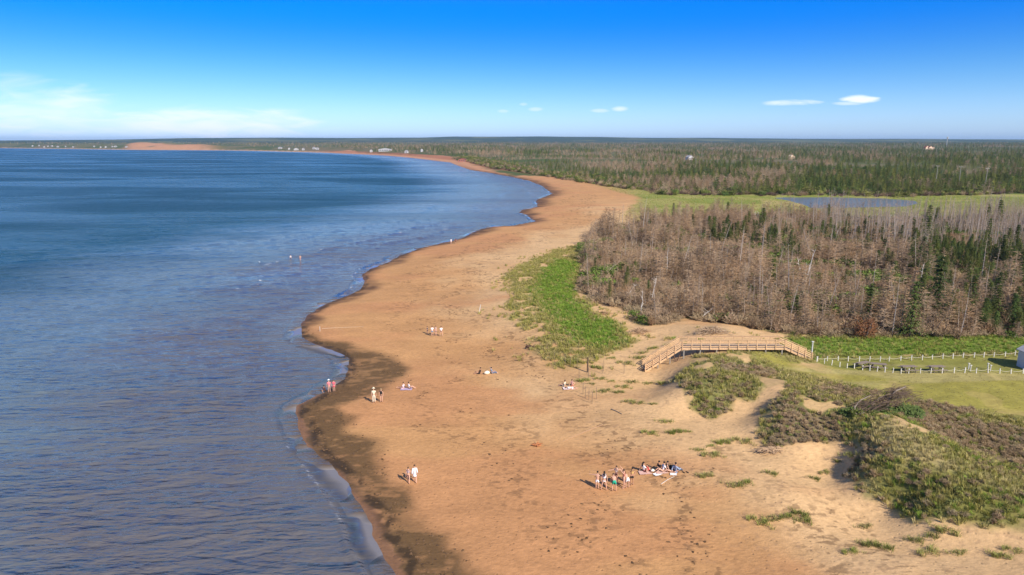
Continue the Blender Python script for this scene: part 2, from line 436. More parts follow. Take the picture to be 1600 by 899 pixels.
def ground_color(x, y):
    m = cover(x, y)
    d, r = m['d'], m['r']
    n = len(x)
    C = lambda *c: np.tile(np.array(c, float), (n, 1))
    f3 = fbm(x, y, 1.3, 60, 4)
    f10 = fbm(x, y, 9, 61, 4)
    # streaks run along the beach (long in x seen from the shore, short in y)
    st = fbm(x * 0.32, y * 1.25, 2.6, 62, 4)
    st2 = fbm(x * 0.5 + y * 0.2, y * 1.1, 11, 63, 4)
    sandA = C(.500, .272, .116); sandB = C(.600, .390, .198); sandC = C(.490, .245, .110)
    dw = d + (f10 - .5) * 22
    col = lerp(sandA, sandB, sstep(dw, 16, 38) * (1 - sstep(r, 260, 420)))
    col = lerp(col, sandC, sstep(st2 + (0.10 - sstep(dw, 10, 34) * 0.22), 0.5, 0.72) * 0.8)
    col = lerp(col, C(.47, .245, .135), sstep(r, 420, 900))
    col *= (1 + (st - .5) * 0.20 + (f10 - .5) * 0.12 + (f3 - .5) * .08)[:, None]
    # darker damp margin
    wet = 1 - sstep(d + (f10 - .5) * 1.2, 0.3, 1.5)
    col = lerp(col, C(.19, .100, .055), wet * (1 - sstep(r, 500, 1200) * .6) * .9)
    # narrow damp tide streaks farther along the beach
    tide = (1 - sstep(d + (st2 - .5) * 10, 1.5, np.clip(r * .03, 3, 12))) * sstep(r, 85, 110) * (1 - sstep(r, 700, 1100))
    col = lerp(col, C(.115, .062, .035), tide * (.55 + .45 * sstep(st, .36, .58)) * .95)
    # wrack (rotting weed)
    wk = m['wrack'] * sstep(d + (f3 - .5) * 1.6 + (f10 - .5) * 2.5, .1, .6)
    dens = sstep(st * .55 + fbm(x * .5, y, .6, 66, 3) * .45 + 0.10 * sstep(fbm(x, y, 16, 67, 2), .35, .65), 0.46, 0.60)
    col = lerp(col, C(.125, .075, .034), wk * (0.56 + 0.38 * dens))
    edge = (1 - sstep(np.abs(d - 1.1 + (f10 - .5) * 1.4), .3, 1.1)) * np.maximum(wk, (r < 260) * .8)
    col = lerp(col, C(.045, .030, .017), edge * sstep(fbm(x, y, 1.1, 68, 3), .35, .55) * .85)
    # scattered drift lines of weed bits on the mid beach
    lines = (np.exp(-((d - 27 - (f10 - .5) * 26) / 3.0) ** 2) + .8 * np.exp(-((d - 16 - (f10 - .5) * 22) / 2.2) ** 2)) * (1 - m['wrack']) * (r < 420)
    bits = sstep(fbm(x * .55, y, .38, 69, 3), .56, .66) * lines
    col = lerp(col, C(.14, .08, .04), np.clip(bits, 0, 1) * .6)
    # trampled speckle in the dry upper sand
    sp = sstep(fbm(x * .6, y, .32, 70, 2), .66, .8) * sstep(d, 14, 30) * (r < 260)
    col = lerp(col, C(.30, .185, .11), sp * .42)
    # vegetation
    tuft = fbm(x, y, 2.0, 71, 4)
    pg = m['patch'] * (1 - m['sandin']) * np.maximum(sstep(tuft + m['lush'] * .5 + .08, .40, .58), 0)
    grass = lerp(lerp(C(.26, .22, .085), C(.20, .225, .055), sstep(f10, .35, .6)), C(.12, .20, .028), m['lush'])
    col = lerp(col, grass * (0.8 + .4 * f3)[:, None], pg)
    du = m['dune']
    gcol = lerp(C(.20, .20, .065), C(.27, .23, .09), sstep(f10, .4, .65))
    gcol = lerp(gcol, C(.17, .17, .045), sstep(fbm(x, y, 7, 73, 3), .5, .68))
    gcol = lerp(gcol, C(.30, .265, .058), m['field'])
    gcol = lerp(gcol, C(.22, .215, .050), m['lawn'])
    stripe = fbm(x * .12, y * 1.0, 2.2, 74, 3)
    gcol = lerp(gcol, C(.37, .31, .13), m['field'] * sstep(stripe, .45, .7) * .7)
    gcol = lerp(gcol, C(.16, .215, .035), m['meadow'] * (.6 + .4 * sstep(f10, .4, .6)))
    gcol = lerp(gcol, C(.19, .135, .085), m['brown'] * .9)
    gcol = lerp(gcol, C(.38, .30, .14), m['tan'] * .85)
    gcol = lerp(gcol, C(.19, .18, .050), m['green'] * .85)
    gcol *= (0.78 + .44 * f3)[:, None]
    col = lerp(col, gcol, du)
    bare = sstep(fbm(x, y, 3.4, 75, 3), .66, .73) * du * (1 - m['lawn']) * (1 - m['meadow']) * (1 - m['brown']) * (1 - m['field'] * .8) * (1 - m['tan'] * .8)
    col = lerp(col, sandB * 1.02, bare * .8)
    col = lerp(col, sandB * (0.95 + .1 * f3)[:, None], np.maximum(m['blow'], m['hump'] * sstep(f3, .15, .4)))
    # path along the upper rope fence
    # marsh and woods floors
    mg = lerp(C(.22, .25, .050), C(.32, .30, .09), sstep(fbm(x, y * 2.5, 26, 76, 3), .42, .62))
    col = lerp(col, mg * (.85 + .3 * f10)[:, None], m['marsh'] * sstep(d, 30, 60))
    col = lerp(col, lerp(C(.21, .155, .095), C(.12, .145, .035), sstep(fbm(x, y, 8, 77, 3), .5, .65)), m['dead'])
    pdry = sstep(sdf(np.array(wpoly([(1190, 314), (1262, 315), (1300, 317), (1280, 321), (1190, 322)], 1.2)), x, y, 20), -2, 2)
    col = lerp(col, C(.38, .31, .12), pdry)
    fcol = lerp(C(.08, .105, .032), C(.16, .135, .07), sstep(fbm(x, y, 90, 78, 4), .42, .6))
    fcol = lerp(fcol, C(.045, .070, .038), sstep(r, 4200, 6000))
    land = np.maximum(m['forest'], np.where(r > 2300, sstep(d, 14, 36), sstep(d, 60, 150) * (r > 1500)))
    col = lerp(col, fcol, land)
    # clay bluffs behind the far beach
    cl = sstep(d, 22, 28) * (1 - sstep(d, 48, 62)) * sstep(r, 560, 900) * (1 - sstep(r, 2300, 2600))
    col = lerp(col, C(.34, .125, .065), cl * .6)
    # far fields and the sand cliffs of the spit
    far = sstep(r, 2700, 3300)
    fld = sstep(fbm(x, y, 330, 80, 2), .56, .62) * far * sstep(d, 60, 160)
    col = lerp(col, C(.13, .14, .06), fld)
    u = x / np.maximum(y, 1)
    cliff = sstep(u + (fbm(x, y, 120, 82, 2) - .5) * .02, -.558, -.540) * (1 - sstep(u, -.46, -.40)) * (1 - sstep(d, 200, 320)) * (r > 2300) * (r < 6000)
    col = lerp(col, C(.47, .25, .135) * (0.9 + .25 * f10)[:, None], cliff * sstep(fbm(x, y, 90, 81, 3) + .2, .32, .5))
    strip = (1 - sstep(d, 18, 34)) * (d > 0) * (r > 2300)
    col = lerp(col, C(.46, .30, .19), strip)
    return np.clip(col, 0.004, 0.9), m


# ------------------------------------------------------------------ materials
MATS = {}


def pmat(name, color, rough=0.8, noise=0.0, scale=4.0, bump=0.0, spec=0.3, rand=0.0, metallic=0.0, rand_tint=None):
    if name in MATS:
        return MATS[name]
    m = bpy.data.materials.new(name)
    m.use_nodes = True
    nt = m.node_tree
    b = nt.nodes['Principled BSDF']
    b.inputs['Roughness'].default_value = rough
    b.inputs['Specular IOR Level'].default_value = spec
    b.inputs['Metallic'].default_value = metallic
    c = None
    col = (*color, 1)
    if noise > 0 or bump > 0:
        tc = N(nt, 'ShaderNodeTexCoord')
        nz = N(nt, 'ShaderNodeTexNoise')
        nz.inputs['Scale'].default_value = scale
        nz.inputs['Detail'].default_value = 4
        nt.links.new(tc.outputs['Object'], nz.inputs['Vector'])
        f = maprange(nt, nz.outputs[0], .25, .75, 1 - noise, 1 + noise, 'LINEAR')
        c = mixc(nt, 1.0, col[:3], f, 'MULTIPLY')
        # value to colour
        if bump > 0:
            bp = N(nt, 'ShaderNodeBump')
            bp.inputs['Strength'].default_value = bump
            bp.inputs['Distance'].default_value = 0.05
            nt.links.new(nz.outputs[0], bp.inputs['Height'])
            nt.links.new(bp.outputs[0], b.inputs['Normal'])
    if rand > 0 or rand_tint:
        oi = N(nt, 'ShaderNodeObjectInfo')
        src = c if c is not None else col[:3]
        if rand_tint:
            src = mixc(nt, maprange(nt, oi.outputs['Random'], 0, 1, 0, 1, 'LINEAR'), src, rand_tint)
        h = math_node(nt, 'FRACT', math_node(nt, 'MULTIPLY', oi.outputs['Random'], 17.31))
        f = maprange(nt, h, 0, 1, 1 - rand, 1 + rand, 'LINEAR')
        c = mixc(nt, 1.0, src, f, 'MULTIPLY')
    if c is not None:
        nt.links.new(c, b.inputs['Base Color'])
    else:
        b.inputs['Base Color'].default_value = col
    MATS[name] = m
    return m


def ground_mat():
    m = bpy.data.materials.new('ground')
    m.use_nodes = True
    nt = m.node_tree
    b = nt.nodes['Principled BSDF']
    b.inputs['Specular IOR Level'].default_value = 0.15
    at = N(nt, 'ShaderNodeAttribute'); at.attribute_name = 'cover_color'
    wt = N(nt, 'ShaderNodeAttribute'); wt.attribute_name = 'wet'
    tc = N(nt, 'ShaderNodeTexCoord')
    mp = N(nt, 'ShaderNodeMapping'); mp.inputs['Scale'].default_value = (0.6, 1.0, 1.0)
    nt.links.new(tc.outputs['Object'], mp.inputs[0])
    n1 = N(nt, 'ShaderNodeTexNoise'); n1.inputs['Scale'].default_value = 3.2; n1.inputs['Detail'].default_value = 5; n1.inputs['Roughness'].default_value = .65
    n2 = N(nt, 'ShaderNodeTexNoise'); n2.inputs['Scale'].default_value = .35; n2.inputs['Detail'].default_value = 5
    for q in (n1, n2):
        nt.links.new(mp.outputs[0], q.inputs['Vector'])
    f1 = maprange(nt, n1.outputs[0], .25, .75, .78, 1.19, 'LINEAR')
    f2 = maprange(nt, n2.outputs[0], .3, .7, .92, 1.07, 'LINEAR')
    c = mixc(nt, 1.0, at.outputs['Color'], f1, 'MULTIPLY')
    c = mixc(nt, 1.0, c, f2, 'MULTIPLY')
    # footprints and pock marks: bumped, with shade painted into their hollows
    vo = N(nt, 'ShaderNodeTexVoronoi'); vo.inputs['Scale'].default_value = 1.5
    nt.links.new(tc.outputs['Object'], vo.inputs['Vector'])
    pit = maprange(nt, vo.outputs['Distance'], 0.0, .22, 0.0, 1.0)
    c = mixc(nt, 1.0, c, maprange(nt, vo.outputs['Distance'], .04, .26, .84, 1.0), 'MULTIPLY')
    h = math_node(nt, 'ADD', math_node(nt, 'MULTIPLY', pit, .6), n1.outputs[0])
    h = math_node(nt, 'ADD', h, math_node(nt, 'MULTIPLY', n2.outputs[0], 1.2))
    bp = N(nt, 'ShaderNodeBump'); bp.inputs['Strength'].default_value = .55; bp.inputs['Distance'].default_value = .12
    nt.links.new(h, bp.inputs['Height'])
    nt.links.new(bp.outputs[0], b.inputs['Normal'])
    nt.links.new(c, b.inputs['Base Color'])
    nt.links.new(maprange(nt, wt.outputs['Fac'], 0, 1, .92, .6, 'LINEAR'), b.inputs['Roughness'])
    return m


def water_mat():
    m = bpy.data.materials.new('sea_water')
    m.use_nodes = True
    nt = m.node_tree
    b = nt.nodes['Principled BSDF']
    b.inputs['IOR'].default_value = 1.33
    at = N(nt, 'ShaderNodeAttribute'); at.attribute_name = 'offshore'
    d = at.outputs['Fac']
    ge = N(nt, 'ShaderNodeNewGeometry')
    def noise(scale, sx, sy, rot, detail=4, rough=.55, dist=0.0):
        mp = N(nt, 'ShaderNodeMapping'); mp.inputs['Scale'].default_value = (sx, sy, 1); mp.inputs['Rotation'].default_value = (0, 0, rot)
        nt.links.new(ge.outputs['Position'], mp.inputs[0])
        n = N(nt, 'ShaderNodeTexNoise'); n.inputs['Scale'].default_value = scale; n.inputs['Detail'].default_value = detail
        n.inputs['Roughness'].default_value = rough; n.inputs['Distortion'].default_value = dist
        nt.links.new(mp.outputs[0], n.inputs['Vector'])
        return n.outputs[0]
    patch = noise(.012, .35, 1.0, .15, 5, .6, .6)
    bars = noise(.05, .3, 1.0, .35, 4, .55, .8)
    ripA = noise(1.05, .34, 1.2, -.38, 3, .55, .25)
    ripB = noise(.36, .36, 1.25, -.36, 2, .55, .4)
    swell = noise(.055, .5, 1.6, -.2, 3, .5)
    dd = math_node(nt, 'ADD', d, math_node(nt, 'MULTIPLY', math_node(nt, 'SUBTRACT', bars, .5), 60.0))
    sh = maprange(nt, dd, 38.0, 108.0, 0, 1)
    nt.links.new(maprange(nt, sh, 0, 1, .90, .18, 'LINEAR'), b.inputs['Specular IOR Level'])
    deep = mixc(nt, maprange(nt, patch, .4, .62, 0, 1), (.010, .047, .060), (.020, .068, .086))
    mid = mixc(nt, maprange(nt, dd, 12.0, 42.0, 0, 1), (.112, .108, .116), (.112, .155, .188))
    c = mixc(nt, sh, mid, deep)
    edge = maprange(nt, d, 0.1, 1.6, 1, 0)
    pool = maprange(nt, noise(.11, 1, 1, 0, 2), .47, .56, 0, 1)
    c = mixc(nt, edge, c, mixc(nt, pool, (.11, .082, .062), (.20, .19, .20)))  # swash pools: pale sky reflection painted into the base colour
    foamn = noise(1.3, .5, 1.0, 0, 4, .7)
    fa = N(nt, 'ShaderNodeAttribute'); fa.attribute_name = 'foam'
    foam = math_node(nt, 'MULTIPLY', fa.outputs['Fac'], maprange(nt, foamn, .5, .6, 0, 1))
    c = mixc(nt, foam, c, (.75, .76, .78))
    nt.links.new(c, b.inputs['Base Color'])
    h = math_node(nt, 'ADD', math_node(nt, 'MULTIPLY', ripA, .62), math_node(nt, 'MULTIPLY', ripB, .80))
    h = math_node(nt, 'ADD', h, math_node(nt, 'MULTIPLY', swell, .9))
    calm = math_node(nt, 'MAXIMUM', maprange(nt, d, .4, 2.2, .06, 1), math_node(nt, 'SUBTRACT', .8, math_node(nt, 'MULTIPLY', pool, .75)))
    amp = math_node(nt, 'MULTIPLY', calm, maprange(nt, patch, .36, .62, 1.6, .55))
    h = math_node(nt, 'MULTIPLY', h, amp)
    bp = N(nt, 'ShaderNodeBump'); bp.inputs['Strength'].default_value = 1.0; bp.inputs['Distance'].default_value = 1.0
    nt.links.new(h, bp.inputs['Height'])
    nt.links.new(bp.outputs[0], b.inputs['Normal'])
    nt.links.new(math_node(nt, 'ADD', math_node(nt, 'ADD', .05, math_node(nt, 'MULTIPLY', sh, .13)), math_node(nt, 'MULTIPLY', amp, .10)), b.inputs['Roughness'])
    b.inputs['Specular Tint'].default_value = (.95, .93, .74, 1)
    return m


# ------------------------------------------------------------------ object helpers
def tag(o, label=None, cat=None, group=None, kind=None):
    if label: o['label'] = label
    if cat: o['category'] = cat
    if group: o['group'] = group
    if kind: o['kind'] = kind
    return o


def empty(name, loc=(0, 0, 0), rz=0.0, **kw):
    o = bpy.data.objects.new(name, None)
    o.empty_display_size = .3
    COL.objects.link(o)
    o.location = loc
    o.rotation_euler = (0, 0, rz)
    return tag(o, **kw)


def mesh_np(name, V, F, mat, smooth=False):
    """V (n,3), F list/array of polygons"""
    me = bpy.data.meshes.new(name)
    if isinstance(F, np.ndarray):
        n, k = F.shape
        me.vertices.add(len(V)); me.vertices.foreach_set('co', np.asarray(V, np.float32).ravel())
        me.loops.add(n * k); me.loops.foreach_set('vertex_index', F.astype(np.int32).ravel())
        me.polygons.add(n)
        me.polygons.foreach_set('loop_start', np.arange(0, n * k, k, dtype=np.int32))
        me.polygons.foreach_set('loop_total', np.full(n, k, np.int32))
        me.update(calc_edges=True)
    else:
        me.from_pydata([tuple(v) for v in V], [], F)
    if mat: me.materials.append(mat)
    if smooth:
        me.polygons.foreach_set('use_smooth', np.ones(len(me.polygons), bool))
    return me


class MB:
    """collects shapes for one mesh"""

    def __init__(s):
        s.v = []; s.f = []

    def box(s, c, size, rz=0.0, ry=0.0, rx=0.0):
        R = Matrix.Rotation(rz, 3, 'Z') @ Matrix.Rotation(ry, 3, 'Y') @ Matrix.Rotation(rx, 3, 'X')
        b = len(s.v)
        for dx in (-.5, .5):
            for dy in (-.5, .5):
                for dz in (-.5, .5):
                    p = R @ Vector((dx * size[0], dy * size[1], dz * size[2]))
                    s.v.append((c[0] + p.x, c[1] + p.y, c[2] + p.z))
        for q in ((0, 1, 3, 2), (4, 6, 7, 5), (0, 4, 5, 1), (2, 3, 7, 6), (0, 2, 6, 4), (1, 5, 7, 3)):
            s.f.append(tuple(b + i for i in q))
        return s

    def beam(s, a, b, w, h, up=(0, 0, 1)):
        a = Vector(a); b = Vector(b)
        d = (b - a).normalized()
        side = d.cross(Vector(up))
        if side.length < 1e-4: side = d.cross(Vector((1, 0, 0)))
        side.normalize(); u = side.cross(d).normalized()
        k = len(s.v)
        for p in (a, b):
            for (i, j) in ((-1, -1), (1, -1), (1, 1), (-1, 1)):
                q = p + side * (i * w / 2) + u * (j * h / 2)
                s.v.append(tuple(q))
        s.f += [(k, k + 1, k + 2, k + 3), (k + 7, k + 6, k + 5, k + 4)]
        for i in range(4):
            j = (i + 1) % 4
            s.f.append((k + i, k + 4 + i, k + 4 + j, k + j))
        return s

    def tube(s, pts, rad, n=6, cap=True):
        pts = [Vector(p) for p in pts]
        if not hasattr(rad, '__len__'): rad = [rad] * len(pts)
        k = len(s.v)
        for i, p in enumerate(pts):
            d = (pts[min(i + 1, len(pts) - 1)] - pts[max(i - 1, 0)])
            if d.length < 1e-6: d = Vector((0, 0, 1))
            d.normalize()
            a = d.cross(Vector((0.13, 0.21, 1))) if abs(d.z) < .9 else d.cross(Vector((1, 0.1, 0)))
            a.normalize(); b = d.cross(a)
            for j in range(n):
                t = 2 * math.pi * j / n
                s.v.append(tuple(p + (a * math.cos(t) + b * math.sin(t)) * rad[i]))
        for i in range(len(pts) - 1):
            for j in range(n):
                j2 = (j + 1) % n
                s.f.append((k + i * n + j, k + i * n + j2, k + (i + 1) * n + j2, k + (i + 1) * n + j))
        if cap:
            s.f.append(tuple(k + j for j in reversed(range(n))))
            s.f.append(tuple(k + (len(pts) - 1) * n + j for j in range(n)))
        return s

    def quad(s, *p):
        k = len(s.v); s.v += [tuple(q) for q in p]; s.f.append(tuple(range(k, k + len(p)))); return s

    def lump(s, c, r, seed=0, n=8, m=5, rough=.25):
        rr = random.Random(seed)
        k = len(s.v)
        ph = [rr.random() * 6 for _ in range(4)]
        for i in range(m + 1):
            a = math.pi * i / m
            for j in range(n):
                t = 2 * math.pi * j / n
                q = 1 + rough * (math.sin(3 * t + ph[0] + 2 * a) * .5 + math.sin(5 * t + ph[1]) * .3 + math.sin(4 * a + ph[2]) * .3)
                s.v.append((c[0] + r[0] * q * math.sin(a) * math.cos(t), c[1] + r[1] * q * math.sin(a) * math.sin(t), c[2] + r[2] * q * math.cos(a)))
        for i in range(m):
            for j in range(n):
                j2 = (j + 1) % n
                s.f.append((k + i * n + j, k + (i + 1) * n + j, k + (i + 1) * n + j2, k + i * n + j2))
        return s

    def mesh(s, name, mat, smooth=False):
        return mesh_np(name, s.v, s.f, mat, smooth)

    def build(s, name, mat, parent=None, smooth=False):
        o = bpy.data.objects.new(name, s.mesh(name, mat, smooth))
        COL.objects.link(o)
        if parent is not None: o.parent = parent
        return o


def part(name, me, parent):
    o = bpy.data.objects.new(name, me)
    COL.objects.link(o)
    o.parent = parent
    return o


def copy_tree(o, parent=None):
    c = o.copy(); COL.objects.link(c)
    if parent is not None: c.parent = parent
    for ch in o.children:
        copy_tree(ch, c)
    return c


# ------------------------------------------------------------------ ground and water sheets
def fan():
    fine = np.linspace(-0.80, 0.80, 1040)                 # tangent of bearing, camera side
    az = np.arctan(fine)
    rest = np.linspace(az[-1], 2 * math.pi + az[0], 90)[1:-1]
    az = np.concatenate([az, rest])
    dep = np.linspace(math.atan2(H, 40.0), math.atan2(H, 3000.0), 760)
    rr = H / np.tan(dep)
    near = np.linspace(3, 40, 30)[:-1]
    far = np.geomspace(rr[-1] * 1.012, 16000, 130)
    r = np.concatenate([near, rr, far])
    # keep steps beyond 500 m from getting too wide
    out = [r[0]]
    for v in r[1:]:
        step = v - out[-1]
        lim = max(0.02 * out[-1], 1.0)
        k = int(math.ceil(step / lim))
        for i in range(1, k + 1):
            out.append(out[-1] + step / k if i < k else v)
    return az, np.array(out)


AZ, RR = fan()
NA, NR = len(AZ), len(RR)
GX = (np.sin(AZ)[None, :] * RR[:, None]).ravel()
GY = (np.cos(AZ)[None, :] * RR[:, None]).ravel()
GD = shore_d(GX, GY)
GZ = terrain(GX, GY, GD)
ii = np.arange(NR - 1)[:, None] * NA
jj = np.arange(NA)[None, :]
j2 = (jj + 1) % NA
FAN_F = np.stack([(ii + jj), (ii + j2), (ii + NA + j2), (ii + NA + jj)], -1).reshape(-1, 4)[:, ::-1]
gcol, gm = ground_color(GX, GY)
gme = mesh_np('ground', np.stack([GX, GY, GZ], 1), FAN_F, ground_mat(), True)
ca = gme.color_attributes.new('cover_color', 'FLOAT_COLOR', 'POINT')
ca.data.foreach_set('color', np.concatenate([gcol, np.ones((len(gcol), 1))], 1).astype(np.float32).ravel())
wa = gme.attributes.new('wet', 'FLOAT', 'POINT')
wa.data.foreach_set('value', ((1 - sstep(GD, 0.3, 2.6)) * (GD > -3)).astype(np.float32))
gob = bpy.data.objects.new('ground', gme); COL.objects.link(gob)
tag(gob, 'red sand beach, grassy dunes and wooded land reaching to the horizon', 'ground', kind='structure')

# sea: part of the fan that lies offshore, with real low waves
wdist = -GD + (fbm(GX, GY, 5, 90, 3) - .5) * 1.2
keep = (-GD > -3.0).reshape(NR, NA)
fk = (keep[:-1, :] & keep[1:, :])
fk = fk & np.roll(fk, -1, axis=1)
WF = FAN_F[fk.ravel()]
off = np.maximum(-GD, 0)
wz = np.zeros(len(GX))
rG = np.hypot(GX, GY)
amp = sstep(off, 1.0, 9.0) * (1 - sstep(rG, 240, 480))
wz += amp * 0.20 * (fbm(GX * .40 + GY * .16, GY * 1.2 - GX * .45, 1.1, 91, 3) - .5)
wz += amp * 0.26 * (fbm(GX * .38 + GY * .14, GY * 1.1 - GX * .40, 3.6, 92, 3) - .5)
# small breakers: a first lapping crest close in, then two long low crests on the bars
foam = np.zeros(len(GX))
for (o0, wv, hgt, frac, sd_) in ((2.2, 2.2, .16, .50, 93), (14, 9, .20, .58, 94), (27, 16, .18, .62, 95), (45, 24, .16, .66, 96)):
    o_ = off - o0 - (fbm(GX, GY, 16, sd_, 3) - .5) * wv
    on = sstep(fbm(GX, GY, 22, sd_ + 10, 2), .35, .6) if o0 < 5 else sstep(rG, 120, 170) * (1 - sstep(rG, 500, 800)) * sstep(fbm(GX, GY, 60, sd_ + 10, 2), .35, .55)
    wz += hgt * np.exp(-(o_ / (.30 if o0 < 5 else .8)) ** 2) * on
    foam = np.maximum(foam, np.exp(-((o_ + .15) / (.16 if o0 < 5 else .5)) ** 2) * on * sstep(fbm(GX, GY, 5, sd_ + 20, 3), frac, frac + .08))
uu, inv = np.unique(WF, return_inverse=True)
sme = mesh_np('sea', np.stack([GX[uu], GY[uu], wz[uu] + .0], 1), inv.reshape(WF.shape), water_mat(), True)
a_ = sme.attributes.new('offshore', 'FLOAT', 'POINT'); a_.data.foreach_set('value', wdist[uu].astype(np.float32))
a_ = sme.attributes.new('foam', 'FLOAT', 'POINT'); a_.data.foreach_set('value', foam[uu].astype(np.float32))
sob = bpy.data.objects.new('sea', sme); COL.objects.link(sob)
tag(sob, 'blue rippled sea with brownish shallows along the beach', 'water', kind='structure')

# pond
def pond():
    m = bpy.data.materials.new('pond_water'); m.use_nodes = True
    nt = m.node_tree; b = nt.nodes['Principled BSDF']
    b.inputs['Base Color'].default_value = (.14, .16, .145, 1); b.inputs['Specular Tint'].default_value = (.9, .88, .62, 1); b.inputs['Specular IOR Level'].default_value = .2; b.inputs['Roughness'].default_value = .3; b.inputs['IOR'].default_value = 1.34
    tc = N(nt, 'ShaderNodeTexCoord'); nz = N(nt, 'ShaderNodeTexNoise'); nz.inputs['Scale'].default_value = .8
    nt.links.new(tc.outputs['Object'], nz.inputs['Vector'])
    bp = N(nt, 'ShaderNodeBump'); bp.inputs['Strength'].default_value = .6; bp.inputs['Distance'].default_value = .3
    nt.links.new(nz.outputs[0], bp.inputs['Height']); nt.links.new(bp.outputs[0], b.inputs['Normal'])
    c = POND.mean(0)
    V = [(c[0] + (p[0] - c[0]) * 1.04, c[1] + (p[1] - c[1]) * 1.04, 1.0) for p in POND]
    o = bpy.data.objects.new('pond', mesh_np('pond', V, [tuple(range(len(V)))[::-1]], m)); COL.objects.link(o)
    if o.data.polygons[0].normal.z < 0: o.data.flip_normals()
    tag(o, 'still blue pond behind the dead wood', 'water', kind='structure')
pond()

# air
if HAZE_DENSITY > 0:
    mb = MB(); mb.box((0, 1000, 74), (36000, 36000, 160))
    hm = bpy.data.materials.new('haze'); hm.use_nodes = True
    nt = hm.node_tree; nt.nodes.clear()
    o_ = N(nt, 'ShaderNodeOutputMaterial'); pv = N(nt, 'ShaderNodeVolumePrincipled')
    pv.inputs['Color'].default_value = (.42, .68, 1, 1); pv.inputs['Density'].default_value = HAZE_DENSITY
    pv.inputs['Anisotropy'].default_value = 0.1
    nt.links.new(pv.outputs[0], o_.inputs['Volume'])
    ho = mb.build('haze', hm); tag(ho, 'thin bluish sea air over the bay', 'haze', kind='stuff')

# ------------------------------------------------------------------ vegetation meshes
WOOD = pmat('weathered_wood', (.36, .285, .215), .9, .2, 6, rand=.25)
DEADTWIG = pmat('dead_twigs', (.36, .225, .120), .95, rand=.38, rand_tint=(.40, .290, .190))
PALEWOOD = pmat('bleached_wood', (.62, .56, .49), .85, .15, 5)
BARK = pmat('bark', (.10, .075, .055), .9, .3, 8)
NEEDLE = pmat('spruce_needles', (.060, .095, .022), .75, rand=.3, rand_tint=(.11, .125, .028), spec=.2)
RUST = pmat('rusty_needles', (.22, .095, .040), .9, rand=.2)
FARGREEN = pmat('far_needles', (.070, .125, .030), .8, rand=.35, rand_tint=(.215, .215, .050), spec=.15)
FARBROWN = pmat('far_bare_twigs', (.34, .215, .120), .9, rand=.35, rand_tint=(.42, .33, .22), spec=.15)
LEAF = pmat('bright_leaves', (.13, .19, .032), .7, rand=.3, spec=.25)
GRASSM = pmat('marram_blades', (.25, .25, .045), .7, rand=.25, rand_tint=(.40, .33, .11), spec=.25)
LUSHM = pmat('lush_blades', (.145, .255, .024), .7, rand=.2, rand_tint=(.22, .29, .04), spec=.25)
DRYM = pmat('dry_blades', (.46, .37, .17), .8, rand=.2, rand_tint=(.30, .27, .09), spec=.2)
SHRUBM = pmat('shrub_twigs', (.33, .225, .135), .9, rand=.25, rand_tint=(.42, .33, .20), spec=.15)
WEEDM = pmat('rotting_weed', (.13, .075, .036), .9, rand=.4)


def dead_crown(seed, h=8.0, full=1.0, tw=11, nb=46, tww=.028, br=1.0):
    r = random.Random(seed)
    m = MB()
    for i in range(nb):
        t = 0.10 + 0.88 * (i / nb) ** .9
        z = h * t
        L = (.24 * h * (1 - t) ** .65 * full + .25) * r.uniform(.6, 1.15)
        a = r.random() * 6.283
        up = r.uniform(-.35, .15) + .35 * t
        d = Vector((math.cos(a), math.sin(a), up)).normalized()
        p0 = Vector((0, 0, z)); p1 = p0 + d * L * .55; p2 = p1 + (d + Vector((0, 0, -.25))).normalized() * L * .45
        m.tube([p0, p1, p2], [.030 * br, .018 * br, .006 * br], 3, False)
        side = d.cross(Vector((0, 0, 1))).normalized()
        for k in range(tw):
            f = r.uniform(.2, 1)
            q = p0.lerp(p1, f / .55) if f < .55 else p1.lerp(p2, (f - .55) / .45)
            e = (side * r.choice((-1, 1)) * r.uniform(.4, 1) + d * r.uniform(.2, .9) + Vector((0, 0, r.uniform(-.6, .35)))).normalized()
            ln = r.uniform(.25, .6) * (1.15 - t * .5)
            w = Vector((r.uniform(-1, 1), r.uniform(-1, 1), r.uniform(-1, 1))).normalized() * tww
            m.quad(q - w, q + w, q + e * ln)
    return m


def trunk_mb(h, r0=.12, lean=0.0, seed=0, n=5):
    r = random.Random(seed)
    pts = []
    for i in range(6):
        t = i / 5
        pts.append((lean * h * t * t + r.uniform(-.05, .05) * h * .12 * t, r.uniform(-.05, .05) * h * .12 * t, h * t - (.3 if i == 0 else 0)))
    return MB().tube(pts, [r0 * (1 - .85 * i / 5) for i in range(6)], n)


def green_crown(seed, h=8.0, w=.24, layers=15, per=9, leafs=5, ls=1.0, gap=.12):
    r = random.Random(seed)
    m = MB()
    for i in range(layers):
        t = (i + .3) / layers
        z = h * (.10 + .88 * t)
        R = h * w * (1 - t) ** .85 + .12
        if r.random() < gap: R *= .55
        for k in range(per):
            a = 6.283 * (k + r.random() * .8) / per
            L = R * r.uniform(.65, 1.15)
            d = Vector((math.cos(a), math.sin(a), r.uniform(-.35, -.05)))
            side = Vector((-math.sin(a), math.cos(a), 0))
            for q in range(leafs):
                f = (q + r.uniform(.3, 1)) / leafs
                c = Vector((0, 0, z + r.uniform(-.12, .12))) + d * L * f
                s_ = ls * (.34 + .25 * (1 - f)) * h / 8
                e = (d * .8 + side * r.uniform(-1, 1) + Vector((0, 0, r.uniform(-.5, .3)))).normalized() * s_
                w_ = side.cross(e).normalized() * s_ * .16 + side * s_ * r.uniform(.25, .5)
                m.quad(c - w_ * .5, c + w_ * .5 + Vector((0, 0, .05)), c + e)
    return m


